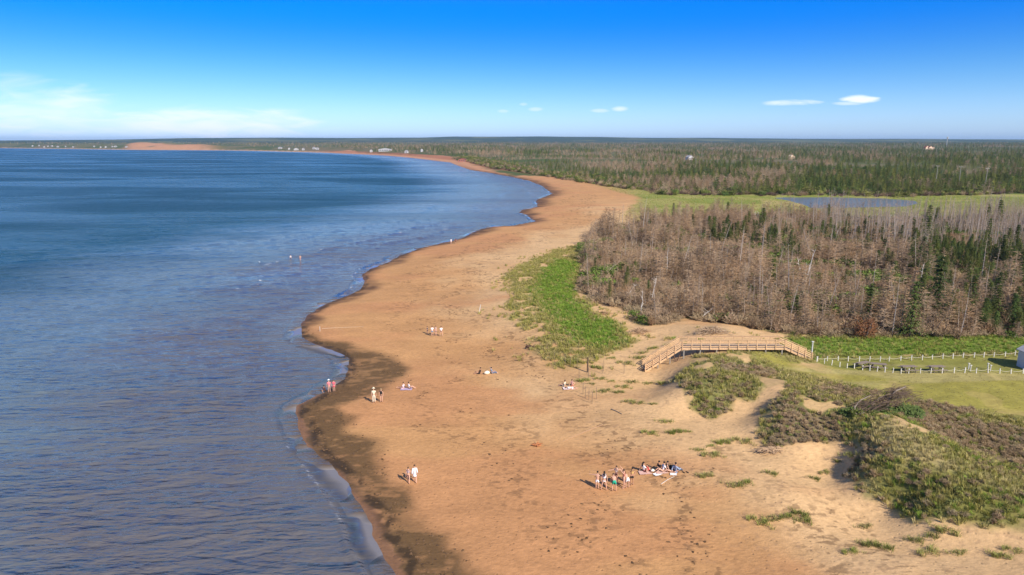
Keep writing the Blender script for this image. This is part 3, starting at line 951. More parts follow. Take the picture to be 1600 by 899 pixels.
def leaf_crown(seed, r0=1.0, h=1.2, n=260, s=.16):
    r = random.Random(seed)
    m = MB()
    cl = [(Vector((r.uniform(-.7, .7) * r0, r.uniform(-.7, .7) * r0, h * r.uniform(.25, .85))), r.uniform(.3, .6) * r0) for _ in range(9)]
    for i in range(n):
        c, R = r.choice(cl)
        d = Vector((r.gauss(0, 1), r.gauss(0, 1), r.gauss(0, 1))).normalized()
        p = c + d * R * r.uniform(.6, 1.05)
        if p.z < 0: p.z = abs(p.z) * .3
        a = Vector((r.gauss(0, 1), r.gauss(0, 1), r.gauss(0, .6))).normalized() * s
        b = d.cross(a).normalized() * s * .7
        m.quad(p - a, p - b, p + a, p + b)
    return m


def tuft(seed, n=24, h=.55, spread=.30, w=.018, droop=.5):
    r = random.Random(seed)
    m = MB()
    for i in range(n):
        a = r.random() * 6.283
        rad = spread * math.sqrt(r.random()) * .6
        p = Vector((math.cos(a) * rad, math.sin(a) * rad, -.05))
        b = a + r.uniform(-.8, .8)
        o = Vector((math.cos(b), math.sin(b), 0))
        hh = h * r.uniform(.6, 1.1)
        q = p + o * spread * .25 + Vector((0, 0, hh * .7))
        t = q + o * spread * droop + Vector((0, 0, hh * .25))
        s_ = Vector((-math.sin(b + r.uniform(-1, 1)), math.cos(b), 0)) * w
        m.quad(p - s_, p + s_, q + s_ * .7, q - s_ * .7)
        m.quad(q - s_ * .7, q + s_ * .7, t)
    return m


def twiggy(seed, n=60, h=.7, spread=.7, w=.015):
    r = random.Random(seed)
    m = MB()
    for i in range(n):
        a = r.random() * 6.283; b = r.random() ** .6
        p = Vector((r.uniform(-.2, .2) * spread, r.uniform(-.2, .2) * spread, -.05))
        q = Vector((math.cos(a) * spread * b, math.sin(a) * spread * b, h * (1 - .5 * b * b) * r.uniform(.6, 1.05)))
        m.tube([p, p.lerp(q, .5) + Vector((r.uniform(-.1, .1), r.uniform(-.1, .1), .1)), q], [w, w * .8, w * .4], 3, False)
        for k in range(4):
            f = r.uniform(.4, 1); c = p.lerp(q, f)
            e = Vector((r.uniform(-1, 1), r.uniform(-1, 1), r.uniform(-.2, 1))).normalized() * .22
            w2 = Vector((r.uniform(-1, 1), r.uniform(-1, 1), 0)).normalized() * w * 1.4
            m.quad(c - w2, c + w2, c + e)
    return m


# sources for the uncountable cover live in a collection that is not part of the scene
def lib(name, meshes):
    c = bpy.data.collections.new(name)
    for i, me in enumerate(meshes):
        o = bpy.data.objects.new('%s.%03d' % (name, i + 1) if i else name, me)
        c.objects.link(o)
    return c


def join_mesh(name, items):
    """items: [(MB, mat)] -> one mesh"""
    V, F, MI, mats = [], [], [], []
    for k, (m, mt) in enumerate(items):
        b = len(V); V += m.v; F += [tuple(b + i for i in f) for f in m.f]; MI += [k] * len(m.f); mats.append(mt)
    me = mesh_np(name, V, F, None)
    for mt in mats: me.materials.append(mt)
    me.polygons.foreach_set('material_index', MI)
    return me


def scatter(name, xy, z, coll, scale, label, cat, idx=None, tilt=0.12, sink=0.0, nvar=None):
    n = len(xy)
    me = bpy.data.meshes.new(name)
    me.vertices.add(n)
    me.vertices.foreach_set('co', np.column_stack([xy[:, 0], xy[:, 1], z - sink]).astype(np.float32).ravel())
    def at(nm, typ, val):
        a = me.attributes.new(nm, typ, 'POINT'); a.data.foreach_set('vector' if typ == 'FLOAT_VECTOR' else 'value', val)
    rot = np.column_stack([rng.uniform(-tilt, tilt, n), rng.uniform(-tilt, tilt, n), rng.uniform(0, 6.283, n)]).astype(np.float32)
    at('spin', 'FLOAT_VECTOR', rot.ravel())
    at('size', 'FLOAT', np.asarray(scale, np.float32))
    nv = nvar or len(coll.objects)
    at('variant', 'INT', (idx if idx is not None else rng.integers(0, nv, n)).astype(np.int32))
    ng = bpy.data.node_groups.new(name, 'GeometryNodeTree')
    ng.interface.new_socket('Geometry', in_out='INPUT', socket_type='NodeSocketGeometry')
    ng.interface.new_socket('Geometry', in_out='OUTPUT', socket_type='NodeSocketGeometry')
    gi = ng.nodes.new('NodeGroupInput'); go = ng.nodes.new('NodeGroupOutput')
    ip = ng.nodes.new('GeometryNodeInstanceOnPoints')
    ci = ng.nodes.new('GeometryNodeCollectionInfo')
    ci.inputs['Collection'].default_value = coll
    ci.inputs['Separate Children'].default_value = True
    ci.inputs['Reset Children'].default_value = True
    def na(nm, typ):
        a = ng.nodes.new('GeometryNodeInputNamedAttribute'); a.data_type = typ; a.inputs['Name'].default_value = nm
        return a.outputs['Attribute']
    L = ng.links.new
    L(gi.outputs[0], ip.inputs['Points']); L(ci.outputs[0], ip.inputs['Instance'])
    ip.inputs['Pick Instance'].default_value = True
    L(na('variant', 'INT'), ip.inputs['Instance Index'])
    L(na('spin', 'FLOAT_VECTOR'), ip.inputs['Rotation'])
    L(na('size', 'FLOAT'), ip.inputs['Scale'])
    L(ip.outputs[0], go.inputs[0])
    o = bpy.data.objects.new(name, me); COL.objects.link(o)
    md = o.modifiers.new('scatter', 'NODES'); md.node_group = ng
    tag(o, label, cat, kind='stuff')
    return o


def jgrid(x0, x1, y0, y1, s):
    xs = np.arange(x0, x1, s); ys = np.arange(y0, y1, s)
    X, Y = np.meshgrid(xs, ys)
    X = X + rng.uniform(-.5, .5, X.shape) * s; Y = Y + rng.uniform(-.5, .5, Y.shape) * s
    return X.ravel(), Y.ravel()


def inview(x, y, m=.82):
    return np.abs(x) < m * np.maximum(y, 1) + 4


# ------------------------------------------------------------------ the dead wood
dead_h = [6.0, 7.0, 5.2, 7.4, 5.8, 4.6]
DEAD_PROTO = []
for i, h in enumerate(dead_h):
    t_me = trunk_mb(h, .085, [0, .06, -.05, .03, .14, -.1][i], i).mesh('trunk', WOOD)
    c_me = dead_crown(100 + i, h, [1.75, 1.5, 1.9, 1.3, 1.8, 2.1][i], 14, 52).mesh('crown', DEADTWIG)
    DEAD_PROTO.append((t_me, c_me))
POLE_PROTO = []
for i, h in enumerate((8.5, 7.2, 9.3, 8.0)):
    t_me = trunk_mb(h, .10, [.02, -.04, .05, 0][i], 20 + i).mesh('trunk', pmat('grey_bark', (.40, .34, .29), .9, .2, 6, rand=.2))
    c_me = dead_crown(140 + i, h, .42, 5, 26).mesh('crown', pmat('grey_twigs', (.38, .275, .185), .95, rand=.25))
    POLE_PROTO.append((t_me, c_me))
GREEN_PROTO = []
for i, h in enumerate((6.5, 5.2, 7.4, 4.4)):
    t_me = trunk_mb(h, .13, 0, 40 + i).mesh('trunk', BARK)
    c_me = green_crown(60 + i, h, [.36, .42, .32, .5][i], 15, 13, 6).mesh('crown', NEEDLE)
    GREEN_PROTO.append((t_me, c_me))


def joined(proto, nm, mats):
    out = []
    for k, (a, b) in enumerate(proto):
        bm = bmesh.new(); bm.from_mesh(a); nf = len(bm.faces)
        bm.from_mesh(b)
        for q, f in enumerate(bm.faces): f.material_index = 0 if q < nf else 1
        me = bpy.data.meshes.new(nm); bm.to_mesh(me); bm.free()
        me.materials.append(a.materials[0]); me.materials.append(b.materials[0])
        out.append(me)
    return out


def tree_thing(name, label, cat, group, proto, x, y, z, s, rz, tilt=(0, 0)):
    o = empty(name, (x, y, z), rz, label=label, cat=cat, group=group)
    o.rotation_euler = (tilt[0], tilt[1], rz)
    o.scale = (s, s, s)
    part('trunk', proto[0], o); part('crown', proto[1], o)
    return o


def zone(x, y, r0, r1):
    u = x / y * FPX + 800
    side = 'left end' if u < 1080 else 'middle' if u < 1330 else 'right side'
    r = math.hypot(x, y)
    f = (r - r0) / (r1 - r0)
    dep = 'front rank' if f < .12 else 'second rank' if f < .25 else 'inner part' if f < .6 else 'rear'
    return side, dep


X, Y = jgrid(0, 280, 85, 330, 1.9)
sel = inview(X, Y)
X, Y = X[sel], Y[sel]
m_ = cover(X, Y)
rr_ = m_['r']
u_ = X / Y * FPX + 800
vpx = 449.5 - 0  # unused helper kept simple
gap = fbm(X, Y, 13, 200, 3)
keepm = (m_['dead'] > .5) & (rng.random(len(X)) < np.where(gap > .56, .15, .95))
# clearing with green bushes on the left
clr = sstep(sdf(np.array(wpoly([(895, 402), (1010, 404), (1020, 386), (930, 378)], 2.6)), X, Y, 20), -1, 1)
keepm &= rng.random(len(X)) > clr * .85
X, Y, rr_, u_ = X[keepm], Y[keepm], rr_[keepm], u_[keepm]
Z = terrain(X, Y)
order = np.argsort(rr_)
X, Y, Z, rr_, u_ = X[order], Y[order], Z[order], rr_[order], u_[order]
# kind: 0 brown dead, 1 grey pole, 2 green
gn = fbm(X, Y, 22, 205, 3)
kind = np.zeros(len(X), int)
pole_p = sstep(rr_, 185, 230) * sstep(u_, 1150, 1400) * .95 + .06
kind[rng.random(len(X)) < pole_p] = 1
grp = np.zeros(len(X))
for (px, py, rad, pr) in ((1150, 372, 14, .75), (1205, 378, 12, .6), (1120, 378, 10, .5), (1300, 372, 9, .5), (1060, 372, 8, .35), (1410, 395, 10, .6), (1505, 405, 11, .95), (1560, 425, 15, .9), (1595, 435, 18, .95), (1480, 435, 10, .6), (1180, 385, 14, .6), (1250, 376, 12, .5), (1430, 450, 9, .35), (1540, 500, 9, .4),
                      (1530, 460, 9, .5), (1590, 480, 8, .5), (1335, 370, 8, .4), (1440, 372, 9, .4), (1650, 420, 20, .6), (960, 392, 6, .25), (1500, 500, 6, .3)):
    gx, gy = P(px, py, 2.6)
    grp = np.maximum(grp, pr * np.exp(-(((X - gx) ** 2 + ((Y - gy) * .8) ** 2) / rad ** 2)))
kind[rng.random(len(X)) < np.maximum(grp * 1.1, .025)] = 2
scl = rng.uniform(.60, 1.08, len(X)) * (1 - .38 * (1 - sstep(u_, 930, 1060)) * (1 - sstep(rr_, 130, 180)))
scl = np.where(kind == 2, scl * rng.uniform(.5, 1.02, len(X)), scl)
hn = fbm(X, Y, 11, 207, 2)
scl = scl * (.62 + .62 * sstep(hn, .3, .7)) * np.where(kind == 1, 1.12, 1) * (1 - .25 * (1 - sstep(rr_, 112, 135)) * (kind != 2))
scl = np.where(kind == 2, np.maximum(scl, .5) * np.where(u_ > 1440, 1.5, 1.15), scl)
cnt = {0: 0, 1: 0, 2: 0}
CAP = {0: 290, 1: 160, 2: 120}
rest = []
for i in range(len(X)):
    k = int(kind[i])
    if cnt[k] >= CAP[k] or rr_[i] > 330 or not abs(X[i]) < .77 * Y[i]:
        rest.append(i); continue
    cnt[k] += 1
    side, dep = zone(X[i], Y[i], 95, 290)
    tl = (rng.normal(0, .10), rng.normal(0, .12))
    if k == 0 and u_[i] < 1080: tl = (rng.normal(0, .16), rng.normal(.12, .18))
    if k == 0:
        p = DEAD_PROTO[rng.integers(0, len(DEAD_PROTO))]
        tree_thing('dead_spruce', 'leafless brown spruce in the %s of the dead wood, %s' % (dep, side), 'dead tree', 'dead spruces in the %s of the dead wood, %s' % (dep, side), p,
                   X[i], Y[i], Z[i], scl[i], rng.uniform(0, 6.28), tl)
    elif k == 1:
        p = POLE_PROTO[rng.integers(0, len(POLE_PROTO))]
        tree_thing('bare_tree', 'thin pale bare tree in the %s of the dead wood, %s' % (dep, side), 'bare tree', 'thin bare trees in the %s of the dead wood, %s' % (dep, side), p,
                   X[i], Y[i], Z[i], scl[i], rng.uniform(0, 6.28), tl)
    else:
        p = GREEN_PROTO[rng.integers(0, len(GREEN_PROTO))]
        tree_thing('spruce_tree', 'live dark green spruce among dead trees, %s, %s' % (side, dep), 'spruce', 'live spruces among the dead trees, %s, %s' % (side, dep), p,
                   X[i], Y[i], Z[i], scl[i], rng.uniform(0, 6.28), (tl[0] * .3, tl[1] * .3))
rest = np.array(rest)
for k, proto, nm, lb, ct in ((0, DEAD_PROTO, 'dead_wood', 'mass of leafless brown dead spruces filling the dead wood behind', 'dead trees'),
                             (1, POLE_PROTO, 'bare_poles', 'pale thicket of thin bare trees in front of the pond', 'bare trees'),
                             (2, GREEN_PROTO, 'green_spruces', 'green spruces scattered deep among the dead trees', 'spruces')):
    q = rest[kind[rest] == k]
    if len(q):
        scatter(nm, np.column_stack([X[q], Y[q]]), Z[q], lib(nm + '_tree', joined(proto, nm + '_tree', None)), scl[q], lb, ct, tilt=.08)

# undergrowth in the dead wood
UG = lib('undergrowth_clump', [twiggy(300, 60, .9, 1.0, .018).mesh('c', SHRUBM), twiggy(301, 50, 1.2, .8, .018).mesh('c', DEADTWIG),
                               twiggy(302, 60, .6, 1.1, .018).mesh('c', SHRUBM), leaf_crown(303, .8, .9, 200, .10).mesh('c', LEAF), leaf_crown(304, .9, .7, 220, .09).mesh('c', NEEDLE)])
x, y = jgrid(0, 260, 85, 300, 1.25)
s_ = inview(x, y); x, y = x[s_], y[s_]
m_ = cover(x, y)
s_ = (m_['dead'] > .35) & (rng.random(len(x)) < .8)
x, y = x[s_], y[s_]
gg = fbm(x, y, 9, 210, 3) + rng.uniform(-.12, .12, len(x))
ix = np.where(gg > .60, rng.integers(3, 5, len(x)), rng.integers(0, 3, len(x)))
scatter('undergrowth', np.column_stack([x, y]), terrain(x, y), UG, rng.uniform(.9, 2.1, len(x)), 'brown scrub and low green bushes under the dead trees', 'undergrowth', idx=ix, tilt=.2)

# ------------------------------------------------------------------ the far forest
FAR_PROTO, FARB_PROTO = [], []
for i, h in enumerate((7.6, 6.4, 9.0, 5.6)):
    FAR_PROTO.append((trunk_mb(h, .16, 0, 80 + i, 4).mesh('trunk', BARK), green_crown(400 + i, h, [.40, .48, .34, .55][i], 9, 9, 3, 2.1).mesh('crown', FARGREEN)))
for i, h in enumerate((6.8, 5.6, 8.0)):
    m = MB()
    q = dead_crown(420 + i, h, 2.3, 14, 40, .10, 2.0)
    FARB_PROTO.append((trunk_mb(h, .15, 0, 90 + i, 4).mesh('trunk', pmat('far_grey_bark', (.30, .24, .18), .9, rand=.3)), q.mesh('crown', FARBROWN)))
pts = []
r = 330.0
while r < 6200:
    s_ = 4.3 * (max(r, 430) / 430) ** .80
    n = int(1.5 * r / s_)
    th = np.linspace(-.72, .80, n) + rng.uniform(-.5, .5, n) * s_ / r
    R_ = r + rng.uniform(-.5, .5, n) * s_
    pts.append(np.column_stack([np.sin(th) * R_, np.cos(th) * R_]))
    r += s_
pts = np.concatenate(pts)
X, Y = pts[:, 0], pts[:, 1]
d_ = shore_d(X, Y)
m_ = cover(X, Y, d_)
R_ = m_['r']
ok = (m_['forest'] > .5) & (d_ > np.where(R_ < 1200, 30, 60))
ok |= (R_ > 2600) & (d_ > 105) & (rng.random(len(X)) < .55)
uu_ = X / Y * FPX + 800
cl_ = (uu_ > 190) & (uu_ < 400) & (R_ > 2300) & (d_ < 420)
ok &= ~cl_
opening = (fbm(X, Y, 110, 231, 3) > .62) & (R_ > 700)
ok &= ~opening
HOUSE_CLEAR = []
for (px, py, rad) in ((1452, 233.5, 60), (1077, 249, 22), (1236, 247, 18), (722, 254, 20), (605, 228, 60), (1060, 285, 0.1)):
    hx, hy, hz = ground(px, py)
    hr = math.hypot(hx, hy)
    # open ground around and on the camera side of each clearing
    ok &= ~((np.hypot(X - hx, Y - hy) < rad) | ((np.abs(X / Y - hx / hy) * hr < rad * .8) & (R_ < hr) & (R_ > hr - rad * 3)))
X, Y, R_, uu_ = X[ok], Y[ok], R_[ok], uu_[ok]
Z = terrain(X, Y)
o_ = np.argsort(R_); X, Y, Z, R_, uu_ = X[o_], Y[o_], Z[o_], R_[o_], uu_[o_]
bn = fbm(X, Y * .55, 55, 233, 3) + rng.uniform(-.13, .13, len(X)) + .05 * (1 - sstep(uu_, 900, 1300)) + .02
kind = (bn > .575 + .05 * sstep(uu_, 1050, 1300)).astype(int)
scl = rng.uniform(.42, 1.15, len(X)) * (1 - .40 * (1 - sstep(uu_, 820, 1150)) * (R_ < 1300))
cnt = {0: 0, 1: 0}
rest = []
for i in range(len(X)):
    k = int(kind[i])
    if cnt[k] >= (170, 150)[k] or abs(X[i]) > .77 * Y[i]:
        rest.append(i); continue
    cnt[k] += 1
    side = 'above the beach end' if uu_[i] < 1050 else 'behind the green marsh' if uu_[i] < 1200 else 'beyond the pond' if uu_[i] < 1450 else 'beyond the right end of the pond'
    if k == 0:
        tree_thing('spruce_tree', 'dark green spruce at the forest edge %s' % side, 'spruce', 'green spruces at the far forest edge %s' % side, FAR_PROTO[rng.integers(0, 4)],
                   X[i], Y[i], Z[i], scl[i], rng.uniform(0, 6.28))
    else:
        tree_thing('brown_spruce', 'brown half-dead spruce at the forest edge %s' % side, 'dead tree', 'brown spruces at the far forest edge %s' % side, FARB_PROTO[rng.integers(0, 3)],
                   X[i], Y[i], Z[i], scl[i], rng.uniform(0, 6.28))
rest = np.array(rest)
for k, proto, nm, lb in ((0, FAR_PROTO, 'far_forest', 'green conifer forest running back to the horizon'), (1, FARB_PROTO, 'far_dead_forest', 'brown and grey dead trees mixed through the far forest')):
    q = rest[kind[rest] == k]
    scatter(nm, np.column_stack([X[q], Y[q]]), Z[q], lib(nm + '_tree', joined(proto, nm + '_tree', None)), scl[q] * (1 + .25 * sstep(R_[q], 1500, 4000)), lb, 'forest', tilt=.03)

# low scrub that edges the far forest and the shore bluffs
x, y = [], []
for a in np.linspace(300, 1300, 330):
    n = int(1.1 * a / 3.6)
    th = rng.uniform(-.35, .80, n); q = a + rng.uniform(-2, 2, n)
    x.append(np.sin(th) * q); y.append(np.cos(th) * q)
x = np.concatenate(x); y = np.concatenate(y)
d_ = shore_d(x, y)
fs = sdf(FOREST, x, y) + (fbm(x, y, 20, 240, 3) - .5) * 22
s_ = (fs > -6) & (fs < 34) & (d_ > 28)
x, y = x[s_], y[s_]
FS = lib('scrub_clump', [twiggy(310, 60, 2.6, 2.6, .05).mesh('c', SHRUBM), leaf_crown(311, 2.2, 2.4, 260, .28).mesh('c', FARGREEN), twiggy(312, 60, 2.0, 3.0, .05).mesh('c', pmat('purple_twigs', (.135, .085, .065), .9, rand=.2))])
scatter('scrub', np.column_stack([x, y]), terrain(x, y), FS, rng.uniform(.6, 1.25, len(x)), 'low brown and green scrub along the edge of the far forest', 'scrub', tilt=.1)

# ------------------------------------------------------------------ grasses of the dunes
GR = lib('marram', [tuft(1).mesh('c', GRASSM), tuft(2, 26, .6, .35).mesh('c', GRASSM), tuft(3, 24, .45).mesh('c', DRYM), tuft(4, 30, .5, .4).mesh('c', LUSHM), tuft(5, 28, .4, .4).mesh('c', LUSHM), tuft(6, 24, .55).mesh('c', DRYM)])
# sorted by name: 0,1 marram; 2,5 dry; 3,4 lush
x, y = jgrid(-6, 44, 74, 200, .40)
m_ = cover(x, y)
tf = fbm(x, y, 2.0, 71, 4)
dn = m_['patch'] * (1 - m_['sandin']) * sstep(tf + m_['lush'] * .5 + .08, .38, .58)
halo = sstep(sdf(GREENPATCH, x, y, 20), -7, 1) * sstep(tf, .56, .66) * .35
s_ = (rng.random(len(x)) < np.maximum(dn * .9, halo)) & inview(x, y)
x, y = x[s_], y[s_]; lu = m_['lush'][s_]
ix = np.where(rng.random(len(x)) < lu * .9, rng.integers(3, 5, len(x)), rng.choice([0, 1, 1, 2, 5], len(x)))
scatter('beach_grass', np.column_stack([x, y]), terrain(x, y), GR, rng.uniform(.6, 1.25, len(x)), 'bright green marram grass on the low foredune beside the dead wood', 'grass', idx=ix, tilt=.15)

x, y = jgrid(10, 78, 42, 112, .40)
s_ = inview(x, y); x, y = x[s_], y[s_]
m_ = cover(x, y)
bare = sstep(fbm(x, y, 3.4, 75, 3), .64, .70)
low = np.maximum(m_['lawn'], 0)
dn = m_['dune'] * (1 - bare * (1 - m_['brown']) * (1 - m_['meadow']) * (1 - m_['tan'])) * (1 - .9 * m_['lawn']) * (1 - m_['hump']) * (1 - m_['blow'])
dn *= (1 - .75 * m_['field'] * (1 - m_['meadow'])) * (1 - .4 * m_['meadow'])
hum = m_['hump'] * sstep(fbm(x, y, 1.5, 260, 3), .6, .7) * .3
s_ = rng.random(len(x)) < np.maximum(dn * .92, hum)
x, y = x[s_], y[s_]
mm = {k: v[s_] for k, v in m_.items()}
u = rng.random(len(x))
patchn = fbm(x, y, 6, 262, 3)
ix = np.where(patchn > .55, 3, 0) + 0
ix = np.where(u < .55, rng.choice([2, 5], len(x)), np.where(patchn > .56, rng.choice([0, 1, 3, 4], len(x)), rng.integers(0, 2, len(x))))
ix = np.where((mm['tan'] > .5) & (u < .85), rng.choice([2, 5], len(x)), ix)
ix = np.where((mm['meadow'] > .5) & (u < .7), rng.integers(3, 5, len(x)), ix)
ix = np.where((mm['green'] > .5) & (u < .8), rng.choice([0, 1, 1, 3, 5], len(x)), ix)
ix = np.where((mm['field'] > .3) & (mm['meadow'] < .5), rng.choice([2, 5, 5], len(x)), ix)
sc = rng.uniform(.55, 1.1, len(x)) * (1 - .72 * mm['field'] * (1 - mm['meadow'])) * (1 - .4 * mm['brown'])
scatter('dune_grass', np.column_stack([x, y]), terrain(x, y), GR, sc, 'mixed green and straw coloured grass over the right-hand dunes and field', 'grass', idx=ix, tilt=.2)

# brown heathy shrubs and dark edge shrubs
SB = lib('heath', [twiggy(320, 70, .6, .6).mesh('c', SHRUBM), twiggy(321, 60, .75, .5).mesh('c', pmat('heath_twigs', (.38, .27, .15), .9, rand=.25)), twiggy(322, 70, .5, .7).mesh('c', SHRUBM),
                   leaf_crown(323, .5, .5, 150, .07).mesh('c', pmat('heath_leaves', (.20, .21, .045), .75, rand=.25)), leaf_crown(324, .55, .45, 150, .07).mesh('c', pmat('olive_leaves', (.17, .18, .05), .75, rand=.25))])
x, y = jgrid(14, 78, 42, 104, .52)
s_ = inview(x, y); x, y = x[s_], y[s_]
m_ = cover(x, y)
sdd = sdf(DUNE, x, y, 20)
edge = ((sdd > -.2) & (sdd < 2.2) & (y < 78)).astype(float) * sstep(fbm(x, y, 3, 270, 2), .30, .5)
gr_ = m_['green'] * .38
pr = np.maximum(np.maximum(m_['brown'] * .95, edge * .55), gr_) * (m_['dune'] > .3)
pr = np.maximum(pr, m_['dune'] * (1 - m_['field']) * (1 - m_['lawn']) * (1 - m_['meadow']) * sstep(fbm(x, y, 5, 271, 3), .56, .64) * .3 * (y < 80))
s_ = rng.random(len(x)) < pr
x, y = x[s_], y[s_]; g_ = m_['green'][s_]
ix = np.where(rng.random(len(x)) < np.maximum(g_ * .4, .10), rng.integers(3, 5, len(x)), rng.integers(0, 3, len(x)))
scatter('heath_shrubs', np.column_stack([x, y]), terrain(x, y), SB, rng.uniform(.35, .85, len(x)), 'brown knee-high heath shrubs and dark bushes on the right-hand dunes', 'shrubs', idx=ix, tilt=.2)

# marsh grass
x, y = [], []
for a in np.linspace(270, 470, 130):
    n = int(1.15 * a / 1.8)
    th = rng.uniform(-.02, .72, n); q = a + rng.uniform(-1, 1, n)
    x.append(np.sin(th) * q); y.append(np.cos(th) * q)
x = np.concatenate(x); y = np.concatenate(y)
m_ = cover(x, y)
s_ = (m_['marsh'] > .5) & (m_['dead'] < .5) & (m_['forest'] < .5) & (m_['pond'] < .1) & (m_['d'] > 40)
x, y = x[s_], y[s_]
scatter('marsh_grass', np.column_stack([x, y]), terrain(x, y), GR, rng.uniform(.4, .8, len(x)), 'yellow-green marsh grass around the pond', 'grass', tilt=.15)

# rotting weed strewn along the tide line
WD = lib('weed', [MB().lump((0, 0, .02), (.30, .20, .06), k, 7, 4, .5).mesh('c', WEEDM) for k in range(4)])
x, y = jgrid(-60, 20, 36, 200, .34)
m_ = cover(x, y)
st = fbm(x * 0.32, y * 1.25, 2.6, 62, 4)
pr = m_['wrack'] * sstep(m_['d'], .8, 1.4) * sstep(st + .1 * fbm(x, y, 1, 280, 2), .48, .62) * .40
pr = np.maximum(pr, np.exp(-((m_['d'] - 1.7 + (fbm(x, y, 9, 61, 4) - .5) * 1.6) / .7) ** 2) * m_['wrack'] * .5)
f10 = fbm(x, y, 9, 61, 4)
ln = (np.exp(-((m_['d'] - 27 - (f10 - .5) * 26) / 2.4) ** 2) + .8 * np.exp(-((m_['d'] - 16 - (f10 - .5) * 22) / 1.8) ** 2)) * (1 - m_['wrack'])
pr = np.maximum(pr, ln * sstep(fbm(x, y, 3, 281, 2), .45, .65) * .16)
s_ = rng.random(len(x)) < pr
x, y = x[s_], y[s_]
scatter('seaweed', np.column_stack([x, y]), terrain(x, y), WD, rng.uniform(.15, .6, len(x)), 'dark brown seaweed wrack strewn along the tide line', 'seaweed', tilt=.1)

# loose tufts standing alone on the sand
TUFT_ME = []
for k in range(4):
    r_ = random.Random(500 + k)
    m = MB()
    for q in range(12 + 3 * k):
        t = tuft(520 + k * 30 + q, 16, .42, .3, .015)
        ox, oy = r_.gauss(0, .55), r_.gauss(0, .28)
        b = len(m.v); m.v += [(a + ox, c + oy, e) for a, c, e in t.v]; m.f += [tuple(b + i for i in f) for f in t.f]
    TUFT_ME.append(m.mesh('grass_tuft', pmat('tuft_blades', (.19, .22, .04), .75, rand=.2, rand_tint=(.30, .28, .09))))
TPX = [(1228, 807, 'beside three others below the grassy dune'), (1213, 811, ''), (1246, 803, ''), (1192, 816, ''), (1255, 814, ''), (1072, 675, ''), (1052, 677, ''), (1018, 677, ''), (1110, 697, ''), (1092, 704, ''), (1126, 693, ''), (1115, 711, ''),
       (1163, 755, ''), (1148, 760, ''), (1355, 852, ''), (1332, 862, ''), (1380, 856, ''), (1460, 838, ''), (1474, 830, ''), (1455, 862, ''), (1430, 845, ''), (1352, 824, ''), (1310, 722, ''), (1290, 738, ''), (1272, 748, ''), (1332, 712, ''),
       (1020, 632, ''), (1000, 630, ''), (983, 628, ''), (945, 612, ''), (965, 614, ''), (940, 592, ''), (955, 596, ''), (985, 598, ''), (910, 596, ''), (975, 605, ''), (925, 600, ''), (1012, 600, ''), (1035, 600, ''), (980, 568, ''), (955, 560, ''), (1000, 560, ''),
       (930, 575, ''), (900, 565, ''), (870, 570, ''), (1040, 660, ''), (1100, 745, ''), (1165, 690, ''), (1205, 740, ''), (1500, 865, ''), (1560, 870, ''), (1590, 862, ''), (1020, 545, ''), (1005, 552, ''), (1045, 540, '')]
for i, (px, py, _) in enumerate(TPX):
    gx, gy, gz = ground(px, py)
    o = bpy.data.objects.new('grass_tuft', TUFT_ME[i % 4]); COL.objects.link(o)
    o.location = (gx, gy, gz); o.rotation_euler = (0, 0, rng.uniform(-.5, .5)); s_ = rng.uniform(.6, 1.15); o.scale = (s_, s_, s_)
    z_ = 'on open sand below the shrubby dunes' if px > 1150 else 'on sand left of the footbridge foot' if py < 640 and px < 1060 else 'on the sand under the grassy dune edge' if py < 720 else 'on the open beach near the dune toe'
    tag(o, 'loose green grass tuft ' + z_, 'grass tuft', 'grass tufts ' + z_)

# ------------------------------------------------------------------ snags and odd trees


def snag(px, py, stems, label, group=None, mat=PALEWOOD, name='white_snag', cat='snag'):
    gx, gy, gz = ground(px, py)
    o = empty(name, (gx, gy, gz), 0, label=label, cat=cat, group=group)
    r_ = random.Random(int(px * 7 + py))
    for (dx, h, r0) in stems:
        pts = [(0, 0, -.3)]
        for k in range(1, 6):
            t = k / 5
            pts.append((dx * t + r_.uniform(-.12, .12), r_.uniform(-.15, .15), h * t))
        m = MB().tube(pts, [r0 * (1 - .8 * k / 5) for k in range(6)], 5)
        for k in range(7):
            t = r_.uniform(.3, .95)
            q = Vector((dx * t, 0, h * t)); e = Vector((r_.uniform(-1, 1), r_.uniform(-.6, .6), r_.uniform(.2, 1))).normalized()
            m.tube([q, q + e * r_.uniform(.4, 1.0)], [r0 * .35, r0 * .12], 3, False)
        m.build('stem', mat, o)
    return o


snag(1256, 448, [(-1.9, 6.2, .13), (.25, 5.0, .12), (1.6, 7.8, .15)], 'bleached white snag with three forked stems in the middle of the dead wood')
snag(1178, 352, [(.3, 5.2, .16), (1.4, 5, .12), (-.8, 4, .1)], 'white branching snag at the rear left of the dead wood')
snag(1192, 378, [(-1.6, 3.6, .13), (1.1, 2.0, .12)], 'pale crooked snag curving like a hook among green spruces')
snag(1385, 368, [(.8, 7, .15), (.1, 5, .1)], 'tall white leaning snag in front of the pond')
snag(1412, 362, [(3.6, 5.5, .14)], 'white trunk leaning steeply right in front of the pond')
snag(1330, 378, [(1.0, 5.2, .12)], 'short pale trunk leaning right behind the forked snag')
snag(1300, 382, [(1.6, 4.4, .11)], 'thin pale trunk leaning over green bushes')
snag(1040, 440, [(.3, 7.4, .11)], 'tall straight pale trunk near the left end of the dead wood')
snag(978, 468, [(1.8, 3.0, .10)], 'short white trunk leaning right above bare sand pocket')
snag(1002, 496, [(.1, 4.6, .10)], 'straight pale trunk at the front left corner of the dead wood')
snag(1016, 478, [(1.0, 5.6, .10)], 'pale trunk leaning right just behind the front left corner')
snag(1394, 455, [(.1, 6.0, .10)], 'slim grey trunk standing among rusty trees, right of the forked snag')
snag(1432, 470, [(.5, 7, .10)], 'slim pale trunk at the right of the dead wood')
